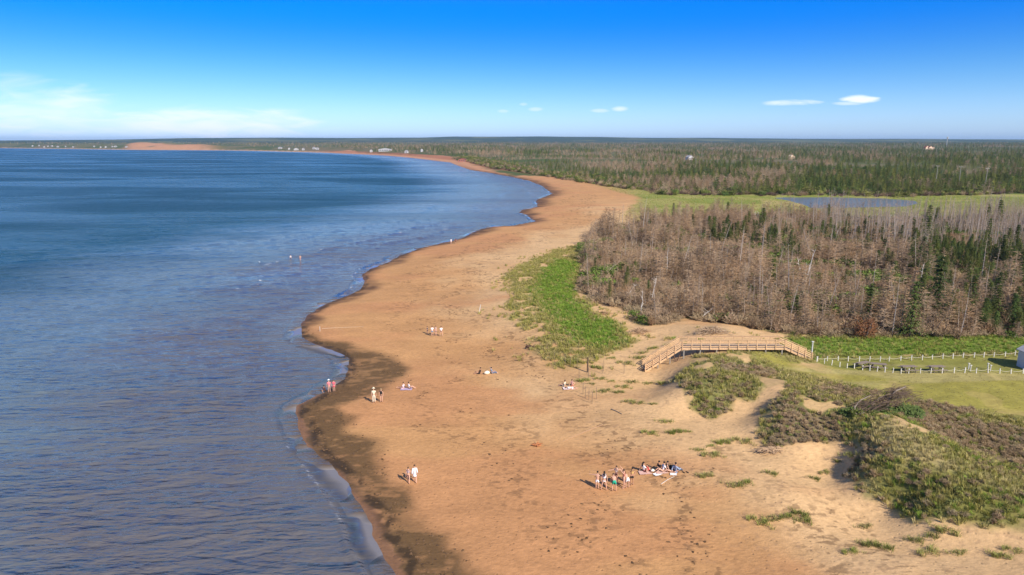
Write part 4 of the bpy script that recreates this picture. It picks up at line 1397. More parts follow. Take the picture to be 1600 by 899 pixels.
snag(1090, 500, [(2.6, 2.2, .10)], 'fallen pale trunk leaning low at the front of the dead wood')
for k, (px, py) in enumerate([(952, 422), (968, 430), (985, 436), (940, 432), (975, 420)]):
    snag(px, py, [(2.4 + .5 * k % 2, 3.4, .09)], 'one of several parallel trunks leaning right over the foredune grass', 'parallel leaning trunks above the foredune grass', WOOD, 'leaning_trunk', 'dead tree')


def windswept():
    gx, gy, gz = ground(1392, 648)
    o = empty('windswept_tree', (gx, gy, gz - .1), 0, label='wind-bent tree with grey branches streaming right over low green boughs on the dune', cat='tree')
    r_ = random.Random(5)
    tk = MB()
    tk.tube([(-.6, 0, -.2), (-.5, 0, .9), (-.3, .1, 1.9), (.3, .1, 2.6), (1.3, .2, 3.0)], [.16, .14, .11, .08, .04], 6)
    tk.tube([(-3.6, 0, 0), (-3.8, 0, .9), (-3.2, .1, 1.6), (-2.2, .1, 2.1)], [.10, .08, .06, .03], 5)
    tk.tube([(-2.0, .2, 0), (-1.9, .2, 1.0), (-1.2, .3, 1.8), (.2, .3, 2.3)], [.10, .08, .06, .03], 5)
    tk.build('trunk', pmat('grey_branch', (.30, .24, .19), .9, .2, 5), o)
    c = MB()
    for i in range(210):
        x0 = r_.uniform(-3.6, .9) if i % 3 else r_.uniform(-1.2, 1.0); z0 = .5 + .60 * (x0 + 3.8) * r_.uniform(.25, 1) ** .7
        z0 = min(z0, r_.uniform(2.2, 3.4))
        p = Vector((x0, r_.uniform(-1.3, 1.3), z0))
        L = r_.uniform(.5, 1.9)
        e = Vector((L, r_.uniform(-.3, .3), r_.uniform(-.05, .60) * L - .28 * L * (z0 > 2.3)))
        c.tube([p, p + e * .55 + Vector((0, 0, .12)), p + e], [.035, .022, .008], 3, False)
        for k in range(5):
            f = r_.uniform(.2, 1); q = p + e * f
            w = Vector((r_.uniform(-1, 1), r_.uniform(-1, 1), r_.uniform(-1, 1))).normalized() * .02
            c.quad(q - w, q + w, q + Vector((r_.uniform(.2, .5), r_.uniform(-.2, .2), r_.uniform(-.15, .15))))
    c.build('crown', pmat('streaming_twigs', (.16, .11, .075), .9), o)
    g = MB()
    for (cx_, cz_, rx, n) in ((-3.9, .35, 1.4, 260), (-2.2, .5, 1.2, 260), (-.4, .55, 1.3, 320), (1.2, .7, 1.4, 380), (2.3, .5, 1.0, 260)):
        for i in range(n):
            d = Vector((r_.gauss(0, 1), r_.gauss(0, 1), abs(r_.gauss(0, 1)))).normalized()
            p = Vector((cx_ + d.x * rx * r_.uniform(.5, 1.05), d.y * 1.2 * r_.uniform(.5, 1.05), cz_ * .2 + d.z * (cz_ + .35) * r_.uniform(.5, 1.1)))
            a = Vector((.22, r_.uniform(-.12, .12), r_.uniform(-.08, .12))); b = Vector((0, .06, .07)) * r_.uniform(.6, 1.4)
            g.quad(p - b, p + b, p + a)
    g.build('foliage', NEEDLE, o)
windswept()


def bush(px, py, label, mat, w, h, name='shrub', cat='bush', n=900, s=.16, twigs=None):
    gx, gy, gz = ground(px, py)
    o = empty(name, (gx, gy, gz - .1), 0, label=label, cat=cat)
    r_ = random.Random(int(px + py))
    m = MB()
    lobes = [(r_.uniform(-.55, .55) * w, r_.uniform(-.4, .4) * w, h * r_.uniform(.25, .6), w * r_.uniform(.25, .45)) for _ in range(8)]
    for i in range(n):
        lx, ly, lz, lr = r_.choice(lobes)
        d = Vector((r_.gauss(0, 1), r_.gauss(0, 1), r_.gauss(0, 1))).normalized()
        p = Vector((lx, ly, lz)) + Vector((d.x * lr, d.y * lr, d.z * h * .42)) * r_.uniform(.6, 1.08)
        p.z = max(p.z, .02)
        a = Vector((r_.gauss(0, 1), r_.gauss(0, 1), r_.gauss(0, .7))).normalized() * s
        b = d.cross(a).normalized() * s * .35
        m.quad(p - b, p + b, p + a * 1.5)
    m.build('foliage', mat, o)
    t = MB()
    for i in range(14):
        a = r_.uniform(0, 6.28)
        t.tube([(0, 0, 0), (math.cos(a) * w * .3, math.sin(a) * w * .3, h * .5), (math.cos(a) * w * .6, math.sin(a) * w * .5, h * r_.uniform(.5, .95))], [.06, .04, .015], 4, False)
    t.build('branches', twigs or WOOD, o)
    return o


bush(1352, 528, 'rust-brown dead conifer bush at the edge of the mown field', RUST, 2.4, 3.6, 'rusty_bush', n=2200)
bush(1585, 462, 'orange-brown spruce among green ones near the right edge of the dead wood', RUST, 1.6, 5.0, 'rusty_spruce', 'tree', n=1600)
bush(1522, 470, 'orange-brown spruce in front of the tall green spruce', RUST, 1.3, 4.6, 'rusty_spruce', 'tree', n=1400)
bush(1420, 304, 'rounded bright green bush standing in the marsh beyond the pond', LEAF, 3.6, 3.2, n=900, s=.4)
bush(1340, 650, 'dark green low bush left of the windswept tree', NEEDLE, 1.1, .8, n=500)
for k, (px, py) in enumerate([(915, 392), (940, 396), (975, 394), (995, 390), (960, 400)]):
    bush(px, py, ['small round green bush nearest the beach in the clearing', 'green bush second from the beach in the clearing', 'wide green bush in the middle of the clearing', 'green bush at the back of the clearing under dead spruces',
                  'low green bush at the front of the clearing'][k], LEAF, 2.2, 1.5, n=500, s=.25)


def brush_pile(px, py, w, d, h, label, n=160):
    gx, gy, gz = ground(px, py)
    r_ = random.Random(int(px))
    m = MB()
    for i in range(n):
        x0 = r_.gauss(0, .38) * w; y0 = r_.gauss(0, .38) * d
        t = max(0, 1 - (x0 / w) ** 2 - (y0 / d) ** 2)
        z0 = r_.uniform(0, h) * t
        a = r_.uniform(0, 6.28); L = r_.uniform(.4, 1.1)
        m.tube([(x0 - math.cos(a) * L, y0 - math.sin(a) * L * .6, z0 * .6), (x0, y0, z0 + .12), (x0 + math.cos(a) * L, y0 + math.sin(a) * L * .6, z0 * .5 + r_.uniform(0, .3))], [.02, .035, .012], 3, False)
    o = m.build('brush_pile', DEADTWIG)
    o.location = (gx, gy, gz)
    tag(o, label, 'brush pile')
brush_pile(1113, 521, 3.0, 1.3, 1.1, 'pile of dead brush on the sand hump behind the footbridge', 260)
brush_pile(1205, 706, 1.6, .6, .5, 'grey tangle of drift branches at the toe of the shrubby dune', 90)
brush_pile(940, 491, 2.0, .7, .4, 'low fallen branches on the bare sand pocket beside the dead wood', 60)
brush_pile(1000, 520, 1.8, 1.0, .8, 'brushwood heap at the front left corner of the dead wood', 120)

# ------------------------------------------------------------------ footbridge
LUMBER = pmat('fresh_lumber', (.62, .40, .22), .75, .22, 7, rand=.12)
LUMBER2 = pmat('deck_lumber', (.47, .35, .24), .8, .22, 7)
POSTW = pmat('grey_post', (.28, .25, .21), .85, .15, 5)


def footbridge():
    zd = 5.0
    A = Vector((*P(1066, 543.5, zd), zd)); Bv = Vector((*P(1226, 543.5, zd), zd))
    f1 = ground(1008, 581); f2 = ground(1268, 563)
    F1 = Vector(f1); F2 = Vector(f2)
    F1.z += .05; F2.z += .05
    o = empty('footbridge', ((A + Bv) / 2).to_tuple(), 0, label='new timber footbridge with railings stepping over the dune from beach to field', cat='footbridge')
    org = (A + Bv) / 2
    L = lambda v: (Vector(v) - org)
    dirx = (Bv - A).normalized(); perp = Vector((-dirx.y, dirx.x, 0))   # away from the camera
    W = 1.9
    # deck boards (one piece with gaps between planks kept in the mesh)
    m = MB(); n = int((Bv - A).length / .20)
    for i in range(n):
        t = (i + .5) / n
        c = L(A.lerp(Bv, t) + perp * W / 2)
        m.box((c.x, c.y, c.z - .02), ((Bv - A).length / n * .9, W, .045), math.atan2(dirx.y, dirx.x))
    m.build('deck', LUMBER2, o)
    fb = MB()
    for s in (0, W):
        fb.beam(L(A + perp * s) + Vector((0, 0, -.17)), L(Bv + perp * s) + Vector((0, 0, -.17)), .06, .24)
    fb.build('deck_beam', LUMBER, o)
    runs = [(F1, A, 'left'), (A, Bv, 'deck'), (Bv, F2, 'right')]
    for (a, b, k) in runs:
        ln = (b - a).length
        npost = max(3, int(round(ln / (1.25 if k == 'deck' else 1.1))))
        for s in (0, W):
            rl = MB()
            off = perp * s
            hts = (1.07, .80, .55, .30) if k != 'deck' else (1.07, .16)
            for q, hh in enumerate(hts):
                th = (.05, .14) if q else (.16, .06)
                rl.beam(L(a + off) + Vector((0, 0, hh)), L(b + off) + Vector((0, 0, hh)), th[0], th[1] if not (q == 0) else .05)
            if k == 'deck':
                rl.beam(L(a + off) + Vector((0, 0, .94)), L(b + off) + Vector((0, 0, .94)), .05, .14)
            rl.build('railing', LUMBER, o)
            for i in range(npost + 1):
                if k == 'deck' and i in (0, npost): continue
                p = L(a.lerp(b, i / npost) + off + perp * (-.07 if s == 0 else .07))
                MB().box((p.x, p.y, p.z + .42), (.11, .10, 1.25)).build('railing_post', LUMBER, o)
        if k != 'deck':
            st = MB()
            lo, hi = (a, b) if a.z < b.z else (b, a)
            ns = max(6, int((hi.z - lo.z) / .18))
            for i in range(ns):
                t = (i + .5) / ns
                c = L(lo.lerp(hi, t) + perp * W / 2)
                st.box((c.x, c.y, c.z), ((hi - lo).to_2d().length / ns * 1.02, W - .04, .04), math.atan2((hi - lo).y, (hi - lo).x))
            st.build('stairs', LUMBER2, o)
            sg = MB()
            for s in (0.02, W - .02):
                sg.beam(L(a + perp * s) + Vector((0, 0, -.12)), L(b + perp * s) + Vector((0, 0, -.12)), .05, .26)
            sg.build('stringer', LUMBER, o)
    for i in range(7):
        for s in (0.12, W - .12):
            c = A.lerp(Bv, .02 + .96 * i / 6) + perp * s
            gz = float(terrain(np.array([c.x]), np.array([c.y]))[0])
            p = L(c)
            h = zd - gz + .6
            MB().box((p.x, p.y, -.05 - h / 2 - .06), (.16, .16, h)).build('support_post', POSTW, o)
    for t in (.35, .68):
        c = F1.lerp(A, t) + perp * .1
        gz = float(terrain(np.array([c.x]), np.array([c.y]))[0]); p = L(c); h = max(c.z - gz + .5, .4)
        MB().box((p.x, p.y, p.z - .25 - h / 2), (.14, .14, h)).build('support_post', POSTW, o)
    br = MB(); p = L(A.lerp(F1, .22) + perp * .3)
    br.beam(p + Vector((0, 0, -.3)), p + Vector((.5, -.3, -1.9)), .1, .1); br.beam(p + Vector((.9, 0, -.3)), p + Vector((.2, -.3, -1.7)), .1, .1)
    br.build('brace', pmat('dark_post', (.16, .09, .06), .9), o)
footbridge()

# ------------------------------------------------------------------ rope fences, posts and stakes
WHITEP = pmat('white_post', (.66, .63, .56), .6, .15, 9, rand=.12)
ROPE = pmat('rope', (.62, .56, .44), .9)


def fence(pxs, label, rope_from=0, name='rope_fence', h=.68):
    g = [ground(px, py) for px, py in pxs]
    o = empty(name, g[0], 0, label=label, cat='fence')
    org = Vector(g[0])
    tops = []
    for q in g:
        p = Vector(q) - org + Vector((0, 0, random.uniform(-.07, .05)))
        m = MB().box((p.x, p.y, p.z + h / 2 - .1), (.085, .085, h + .2), 0, random.uniform(-.07, .07), random.uniform(-.06, .06)); m.box((p.x, p.y, p.z + h + .02), (.11, .11, .04))
        m.build('post', WHITEP, o)
        tops.append(p + Vector((0, 0, h - .18)))
    rp = MB()
    for a, b in zip(tops[rope_from:-1], tops[rope_from + 1:]):
        pts = []
        for k in range(6):
            t = k / 5; q = a.lerp(b, t); q.z -= .16 * 4 * t * (1 - t); pts.append(q)
        rp.tube(pts, .02, 4)
    rp.build('rope', ROPE, o)


def z8(l):
    return [(1240 + a / 4.444, 500 + b / 4.444) for a, b in l]
up = z8([(165, 288), (233, 286), (308, 284), (378, 288), (455, 289), (528, 288), (600, 289), (662, 288), (743, 283), (817, 283), (892, 279), (962, 274), (1035, 270), (1105, 269), (1176, 265), (1253, 262), (1320, 261), (1390, 258), (1468, 254), (1536, 249)])
up += [(1603, 555), (1620, 554)]
fence(up, 'long white-posted rope fence along the back of the mown field')
lo_ = z8([(160, 293), (213, 303), (265, 315), (320, 327), (371, 335), (421, 338), (478, 349), (528, 354), (580, 359), (633, 365), (689, 369), (745, 373), (798, 373), (879, 371), (952, 372), (1030, 372), (1113, 370), (1188, 369), (1267, 371), (1348, 369), (1430, 373), (1508, 375), (1592, 373)])
fence(lo_, 'nearer white-posted fence with rope only on its right half, in front of picnic tables', 11)


def post(px, py, h, w, label, mat, name='post', cat='post', lean=0, group=None, cap=False):
    g = ground(px, py)
    m = MB().tube([(0, 0, -.2), (lean * h * .5, 0, h * .5), (lean * h, 0, h)], [w / 2, w / 2, w / 2 * .85], 7)
    if cap: m.box((lean * h, 0, h + .03), (w * 1.5, w * 1.5, .07))
    o = m.build(name, mat); o.location = g
    tag(o, label, cat, group)
    return o


for k, (px, py) in enumerate([(1513, 577), (1516, 580), (1543, 577), (1547, 580)]):
    post(px, py, .75, .14, ['lone white post inside the field, farther left', 'short white post just behind the near fence, left pair', 'lone white post inside the field, farther right', 'short white post just behind the near fence, right pair'][k], WHITEP, 'marker_post', 'post', cap=True)
post(1268, 556, 2.0, .20, 'tall pale grey sign post at the field end of the footbridge', pmat('pale_post', (.60, .60, .54), .7, .1), 'tall_post', cap=True)
post(918, 582, 2.1, .22, 'thick dark timber post standing on sand below the foredune', pmat('dark_timber', (.11, .075, .05), .9, .2), 'timber_post')
STK = pmat('stake', (.22, .16, .11), .9)
for (px, py) in [(883, 571), (902, 575), (941, 584), (943, 580), (975, 584), (905, 592), (919, 592), (911, 616), (915, 622), (920, 625), (925, 631), (932, 624), (866, 566), (891, 573)]:
    z_ = 'row right of the three sitting people' if py > 590 else 'row beside the thick timber post'
    post(px, py, 1.5, .06, 'thin brown stake in the ' + z_, STK, 'stake', 'stake', rng.uniform(-.05, .05), 'thin stakes in the ' + z_)
post(748, 490, 1.65, .12, 'white pole leaning right, alone on the open beach', WHITEP, 'beach_pole', 'pole', .22)
post(500, 518, .9, .10, 'short pale stake by the waterline at the end of a long drift pole', PALEWOOD, 'stake', 'stake')


def drift(a, b, r0, label, name='drift_pole', mat=PALEWOOD):
    A = Vector(ground(*a)); Bq = Vector(ground(*b)); org = A.copy()
    m = MB().tube([(0, 0, r0), (Bq - A) * .5 + Vector((0, .1, r0)), (Bq - A) + Vector((0, 0, r0))], [r0, r0 * .9, r0 * .5], 6)
    o = m.build(name, mat); o.location = org
    tag(o, label, 'driftwood')
drift((503, 514), (568, 511), .04, 'long thin pale drift pole lying on wet sand by the waterline', mat=pmat('drift_pale', (.55, .42, .30), .9))
drift((1033, 757), (1054, 745), .03, 'white stick lying on sand below the sunbathers')
drift((955, 640), (972, 648), .06, 'brown stick lying on the sand below the stakes', mat=WOOD)
drift((942, 664), (880, 690), .03, 'faint pale stick half sunk in sand right of the stump', mat=pmat('sandy_wood', (.44, .28, .18), .9))


def stump(px, py, s, label, mat, seed, name='driftwood_stump'):
    g = ground(px, py)
    r_ = random.Random(seed)
    m = MB().lump((0, 0, .14 * s), (.5 * s, .28 * s, .22 * s), seed, 9, 6, .5)
    for i in range(9):
        a = r_.uniform(0, 6.28)
        m.tube([(0, 0, .12 * s), (math.cos(a) * .4 * s, math.sin(a) * .3 * s, .25 * s), (math.cos(a) * .75 * s, math.sin(a) * .5 * s, r_.uniform(.02, .6) * s)], [.09 * s, .06 * s, .02 * s], 5)
    o = m.build(name, mat); o.location = g
    tag(o, label, 'driftwood')
stump(828, 544, 1.15, 'dark rooty driftwood stump near the foredune grass', pmat('wet_wood', (.09, .05, .035), .9, .3), 3)
stump(839, 697, .9, 'orange-brown rooty drift stump alone on the open beach', pmat('orange_wood', (.42, .17, .07), .9, .3), 4)
stump(1007, 580, .7, 'dark driftwood lump at the foot of the footbridge stairs', pmat('wet_wood', (.09, .05, .035), .9, .3), 6)

# ------------------------------------------------------------------ picnic tables
GREYT = pmat('weathered_table', (.24, .19, .15), .9, .2, 5)


def picnic(px, py, rz, label):
    g = ground(px, py)
    o = empty('picnic_table', g, rz, label=label, cat='picnic table', group='picnic tables behind the near fence')
    m = MB()
    for k in range(5): m.box((0, (k - 2) * .155, .75), (1.9, .14, .04))
    m.build('tabletop', GREYT, o)
    for s in (-1, 1):
        MB().box((0, s * .72, .45), (1.9, .26, .045)).build('bench', GREYT, o)
        for q in (-1, 1):
            MB().beam((q * .65, s * .15, .73), (q * .65, s * .62, -.05), .05, .1).build('leg', GREYT, o)
    for q in (-1, 1):
        MB().box((q * .60, 0, .42), (.05, 1.5, .09)).build('cross_bar', GREYT, o)
picnic(1348, 575, .4, 'weathered picnic table nearest the footbridge, behind the near fence')
picnic(1372, 577, -.3, 'weathered picnic table second from the footbridge, turned askew')
picnic(1419, 581, .05, 'weathered picnic table third from the footbridge, behind fence posts')
picnic(1463, 581, .05, 'weathered picnic table farthest from the footbridge')


# ------------------------------------------------------------------ shed and houses
def gable(o, w, d, h, rh, wm, rm, over=.2):
    m = MB()
    V = [(-w / 2, -d / 2, -.3), (w / 2, -d / 2, -.3), (w / 2, d / 2, -.3), (-w / 2, d / 2, -.3), (-w / 2, -d / 2, h), (w / 2, -d / 2, h), (w / 2, d / 2, h), (-w / 2, d / 2, h), (0, -d / 2, h + rh), (0, d / 2, h + rh)]
    m.v = V; m.f = [(0, 1, 5, 8, 4), (2, 3, 7, 9, 6), (1, 2, 6, 5), (3, 0, 4, 7), (4, 8, 9, 7), (5, 6, 9, 8), (3, 2, 1, 0)]
    m.build('wall', wm, o)
    r = MB(); t = .10
    sl = math.hypot(w / 2, rh)
    for s in (-1, 1):
        e = (s * (w / 2 + over), h - rh * over / (w / 2))
        for_ = [(0, h + rh + .01), e]
        k = len(r.v)
        for yy in (-d / 2 - over, d / 2 + over):
            r.v += [(0, yy, h + rh + .01), (e[0], yy, e[1] + .01), (e[0], yy, e[1] + .01 + t), (0, yy, h + rh + .01 + t)]
        r.f += [(k, k + 1, k + 2, k + 3), (k + 7, k + 6, k + 5, k + 4), (k, k + 4, k + 5, k + 1), (k + 1, k + 5, k + 6, k + 2), (k + 2, k + 6, k + 7, k + 3), (k + 3, k + 7, k + 4, k)]
    ro = r.build('roof', rm, o)
    return ro


def shed():
    g = ground(1630, 581)
    o = empty('shed', (g[0], g[1] + 1.3, g[2]), .0, label='pale grey gabled shed at the right edge of the mown field', cat='shed')
    wm = pmat('shed_siding', (.62, .60, .60), .75, .06, 3)
    ro = gable(o, 3.2, 2.6, 2.25, 1.0, wm, pmat('shed_roof', (.45, .44, .45), .7, .1))
    MB().tube([(.0, .2, 2.9), (.0, .2, 4.6)], .05, 6).build('stove_pipe', pmat('black_metal', (.03, .03, .03), .5), ro)
    d = MB(); d.box((-.75, -1.33, .85), (.75, .06, 1.75)); d.build('door', pmat('dark_door', (.16, .16, .18), .6), o)
    MB().box((.5, -1.33, 1.3), (.6, .05, .6)).build('window', pmat('window_glass', (.06, .08, .10), .15, spec=.6), o)
shed()

RW = pmat('house_white', (.50, .49, .48), .7)
RR1 = pmat('house_grey_roof', (.30, .30, .32), .8)
RR2 = pmat('house_red_roof', (.26, .10, .08), .8)
BEI = pmat('house_beige', (.78, .58, .40), .7)
GL = pmat('window_glass', (.06, .08, .10), .15, spec=.6)


def coast_pt(px, dd, r0=1800):
    ua = math.atan((px - 800) / FPX / 1.02)
    rr = np.arange(r0, 7000, 6.0)
    dd_ = shore_d(np.sin(ua) * rr, np.cos(ua) * rr)
    k = int(np.argmax(dd_ > dd))
    x, y = math.sin(ua) * rr[k], math.cos(ua) * rr[k]
    return x, y, float(terrain(np.array([x]), np.array([y]))[0])


def house(px, py, w, d, h, rh, rz, label, wm=RW, rm=RR1, group=None, name='house', wins=3):
    g = ground(px, py) if py > 0 else coast_pt(px, -py)
    o = empty(name, g, rz, label=label, cat='house', group=group)
    ro = gable(o, w, d, h, rh, wm, rm, .4)
    MB().box((w * .2, 0, h + rh * .9), (.9, .9, 1.6)).build('chimney', pmat('brick', (.30, .12, .08), .9), ro)
    for k in range(wins):
        x = (k - (wins - 1) / 2) * w / (wins + .4)
        MB().box((x, -d / 2 - .03, h * .55), (w * .13, .08, h * .34)).build('window', GL, o)
    MB().box((w * .36, -d / 2 - .03, 1.05), (1.0, .08, 2.1)).build('door', pmat('dark_door', (.16, .16, .18), .6), o)
    return o


def big_house():
    g = ground(1452, 234.5)
    s = math.hypot(g[0], g[1]) / 1067 # metres per photo pixel
    o = empty('large_house', g, .1, label='large cream house with red-brown roofs rising above the far forest', cat='house')
    gz = 0
    specs = [(-5.0, 0, 4.2, 3.2, 3.0), (0, -1, 4.6, 4.2, 3.6), (4.8, 0, 4.0, 3.0, 2.8), (-2.6, 2.2, 6.5, 4.6, 3.4)]
    for (x, y, w, h, rh) in specs:
        m = MB(); W_2, D_2 = w * s / 2, 3.5 * s / 2; H_ = h * s * .75; RH = rh * s * .5
        m.v = [(x * s + a, y * s + b, c) for a, b, c in [(-W_2, -D_2, -3), (W_2, -D_2, -3), (W_2, D_2, -3), (-W_2, D_2, -3), (-W_2, -D_2, H_), (W_2, -D_2, H_), (W_2, D_2, H_), (-W_2, D_2, H_), (0, -D_2, H_ + RH), (0, D_2, H_ + RH)]]
        m.f = [(0, 1, 5, 8, 4), (2, 3, 7, 9, 6), (1, 2, 6, 5), (3, 0, 4, 7), (4, 8, 9, 7), (5, 6, 9, 8)]
        m.build('wing', BEI, o)
        r = MB(); k_ = .35
        for q in (-1, 1):
            r.beam((x * s + q * W_2 * 1.12, y * s, H_ - .1 * RH + .5), (x * s, y * s, H_ + RH + .5), D_2 * 2.2, .35 * 2, up=(0, 0, 1)) if False else None
            b = len(r.v)
            for yy in (-D_2 * 1.1, D_2 * 1.1):
                r.v += [(x * s, y * s + yy, H_ + RH + .1), (x * s + q * W_2 * 1.12, y * s + yy, H_ - .12 * RH + .1), (x * s + q * W_2 * 1.12, y * s + yy, H_ - .12 * RH + .6), (x * s, y * s + yy, H_ + RH + .6)]
            r.f += [(b, b + 1, b + 2, b + 3), (b + 7, b + 6, b + 5, b + 4), (b, b + 4, b + 5, b + 1), (b + 1, b + 5, b + 6, b + 2), (b + 2, b + 6, b + 7, b + 3), (b + 3, b + 7, b + 4, b)]
        r.build('roof', RR2, o)
        MB().box((x * s, y * s - D_2 - .06, H_ * .5), (w * s * .3, .12, H_ * .35)).build('window', GL, o)
big_house()
house(1077, 250, 9, 7, 4.0, 2.4, .5, 'small white house among brown trees in the middle of the far forest')
house(1236, 248, 8, 7, 3.4, 2.2, .2, 'low cream roofed cottage in the far forest right of centre', BEI, pmat('tan_roof', (.55, .42, .30), .8))
house(722, 253, 12, 7, 3.6, 1.8, -.1, 'reddish beach cabin on the far shore bluff', pmat('red_wall', (.34, .14, .10), .8), RR2)
house(602, -75, 36, 12, 6.5, 3, 0, 'long white building on the far coast behind the point', wins=5)
for i, (px, w) in enumerate([(52, 14), (62, 10), (70, 12), (76, 10), (82, 16), (91, 15), (103, 9), (115, 10), (148, 11), (158, 11), (166, 14), (176, 9), (181, 20), (198, 14)]):
    g_ = 'left cluster' if px < 125 else 'right cluster'
    house(px, -rng.uniform(45, 80), w * .62, w * .5, 4.2, 2.8, rng.uniform(-.5, .5), 'tiny white house in the %s on the far shore of the bay' % g_, group='white houses in the %s on the far shore' % g_, wins=2)
for i, (px, w, py) in enumerate([(438, 22, 229), (452, 10, 229), (463, 26, 229), (474, 12, 229), (491, 16, 226), (496, 14, 226), (580, 12, 228), (635, 12, 231), (659, 10, 233)]):
    house(px, -rng.uniform(40, 80), w * .6, 9, 4.8, 2.8, rng.uniform(-.3, .3), 'tiny white house on the coast beyond the sand spit', group='white houses beyond the sand spit', wins=2)


def tower(px, py, h, label):
    g = ground(px, py)
    o = empty('water_tower', g, 0, label=label, cat='tower')
    MB().tube([(0, 0, 0), (0, 0, h * .75)], [1.6, 1.1], 10).build('shaft', RW, o)
    MB().tube([(0, 0, h * .72), (0, 0, h * .8), (0, 0, h * .95), (0, 0, h)], [1.2, 3.0, 3.0, .6], 12).build('tank', RW, o)
tower(1479, 228, 36, 'slim white tower on the horizon right of the large house')


def utility_pole(px, py, h, label):
    g = ground(px, py)
    o = empty('utility_pole', g, .2, label=label, cat='utility pole', group='utility poles in the far forest')
    m_ = pmat('pale_pole', (.34, .31, .27), .8)
    MB().tube([(0, 0, -.5), (0, 0, h)], [.22, .15], 6).build('pole', m_, o)
    MB().box((0, 0, h - .9), (3.4, .2, .22)).build('crossarm', m_, o)
    for q in (-1.3, 0, 1.3):
        MB().tube([(q, 0, h - .8), (q, 0, h - .45)], .09, 6).build('insulator', pmat('insulator', (.5, .5, .5), .4), o)
utility_pole(1462, 287, 13.5, 'utility pole with crossarm, leftmost of three in the far forest')
utility_pole(1498, 289, 13.5, 'utility pole with crossarm, middle of three in the far forest')
utility_pole(1539, 293, 13.5, 'utility pole with crossarm, rightmost of three in the far forest')

# ------------------------------------------------------------------ people
DG = None


def skin_mesh(name, V, E, mat, sub=1):
    """V: list of (co, radius), E: edges -> one smooth mesh grown round the skeleton"""
    me = bpy.data.meshes.new(name)
    me.from_pydata([v[0] for v in V], E, [])
    ob = bpy.data.objects.new(name, me)
    COL.objects.link(ob)
    md = ob.modifiers.new('skin', 'SKIN'); md.use_smooth_shade = True
    for i, v in enumerate(V):
        r = v[1]
        sv = me.skin_vertices[0].data[i]
        sv.radius = (r, r) if not hasattr(r, '__len__') else r
        sv.use_root = (i == 0)
    if sub:
        s = ob.modifiers.new('sub', 'SUBSURF'); s.levels = sub; s.render_levels = sub
    dg = bpy.context.evaluated_depsgraph_get()
    out = bpy.data.meshes.new_from_object(ob.evaluated_get(dg))
    out.name = name
    out.materials.clear(); out.materials.append(mat)
    bpy.data.objects.remove(ob, do_unlink=True)
    bpy.data.meshes.remove(me)
    return out


V3 = Vector


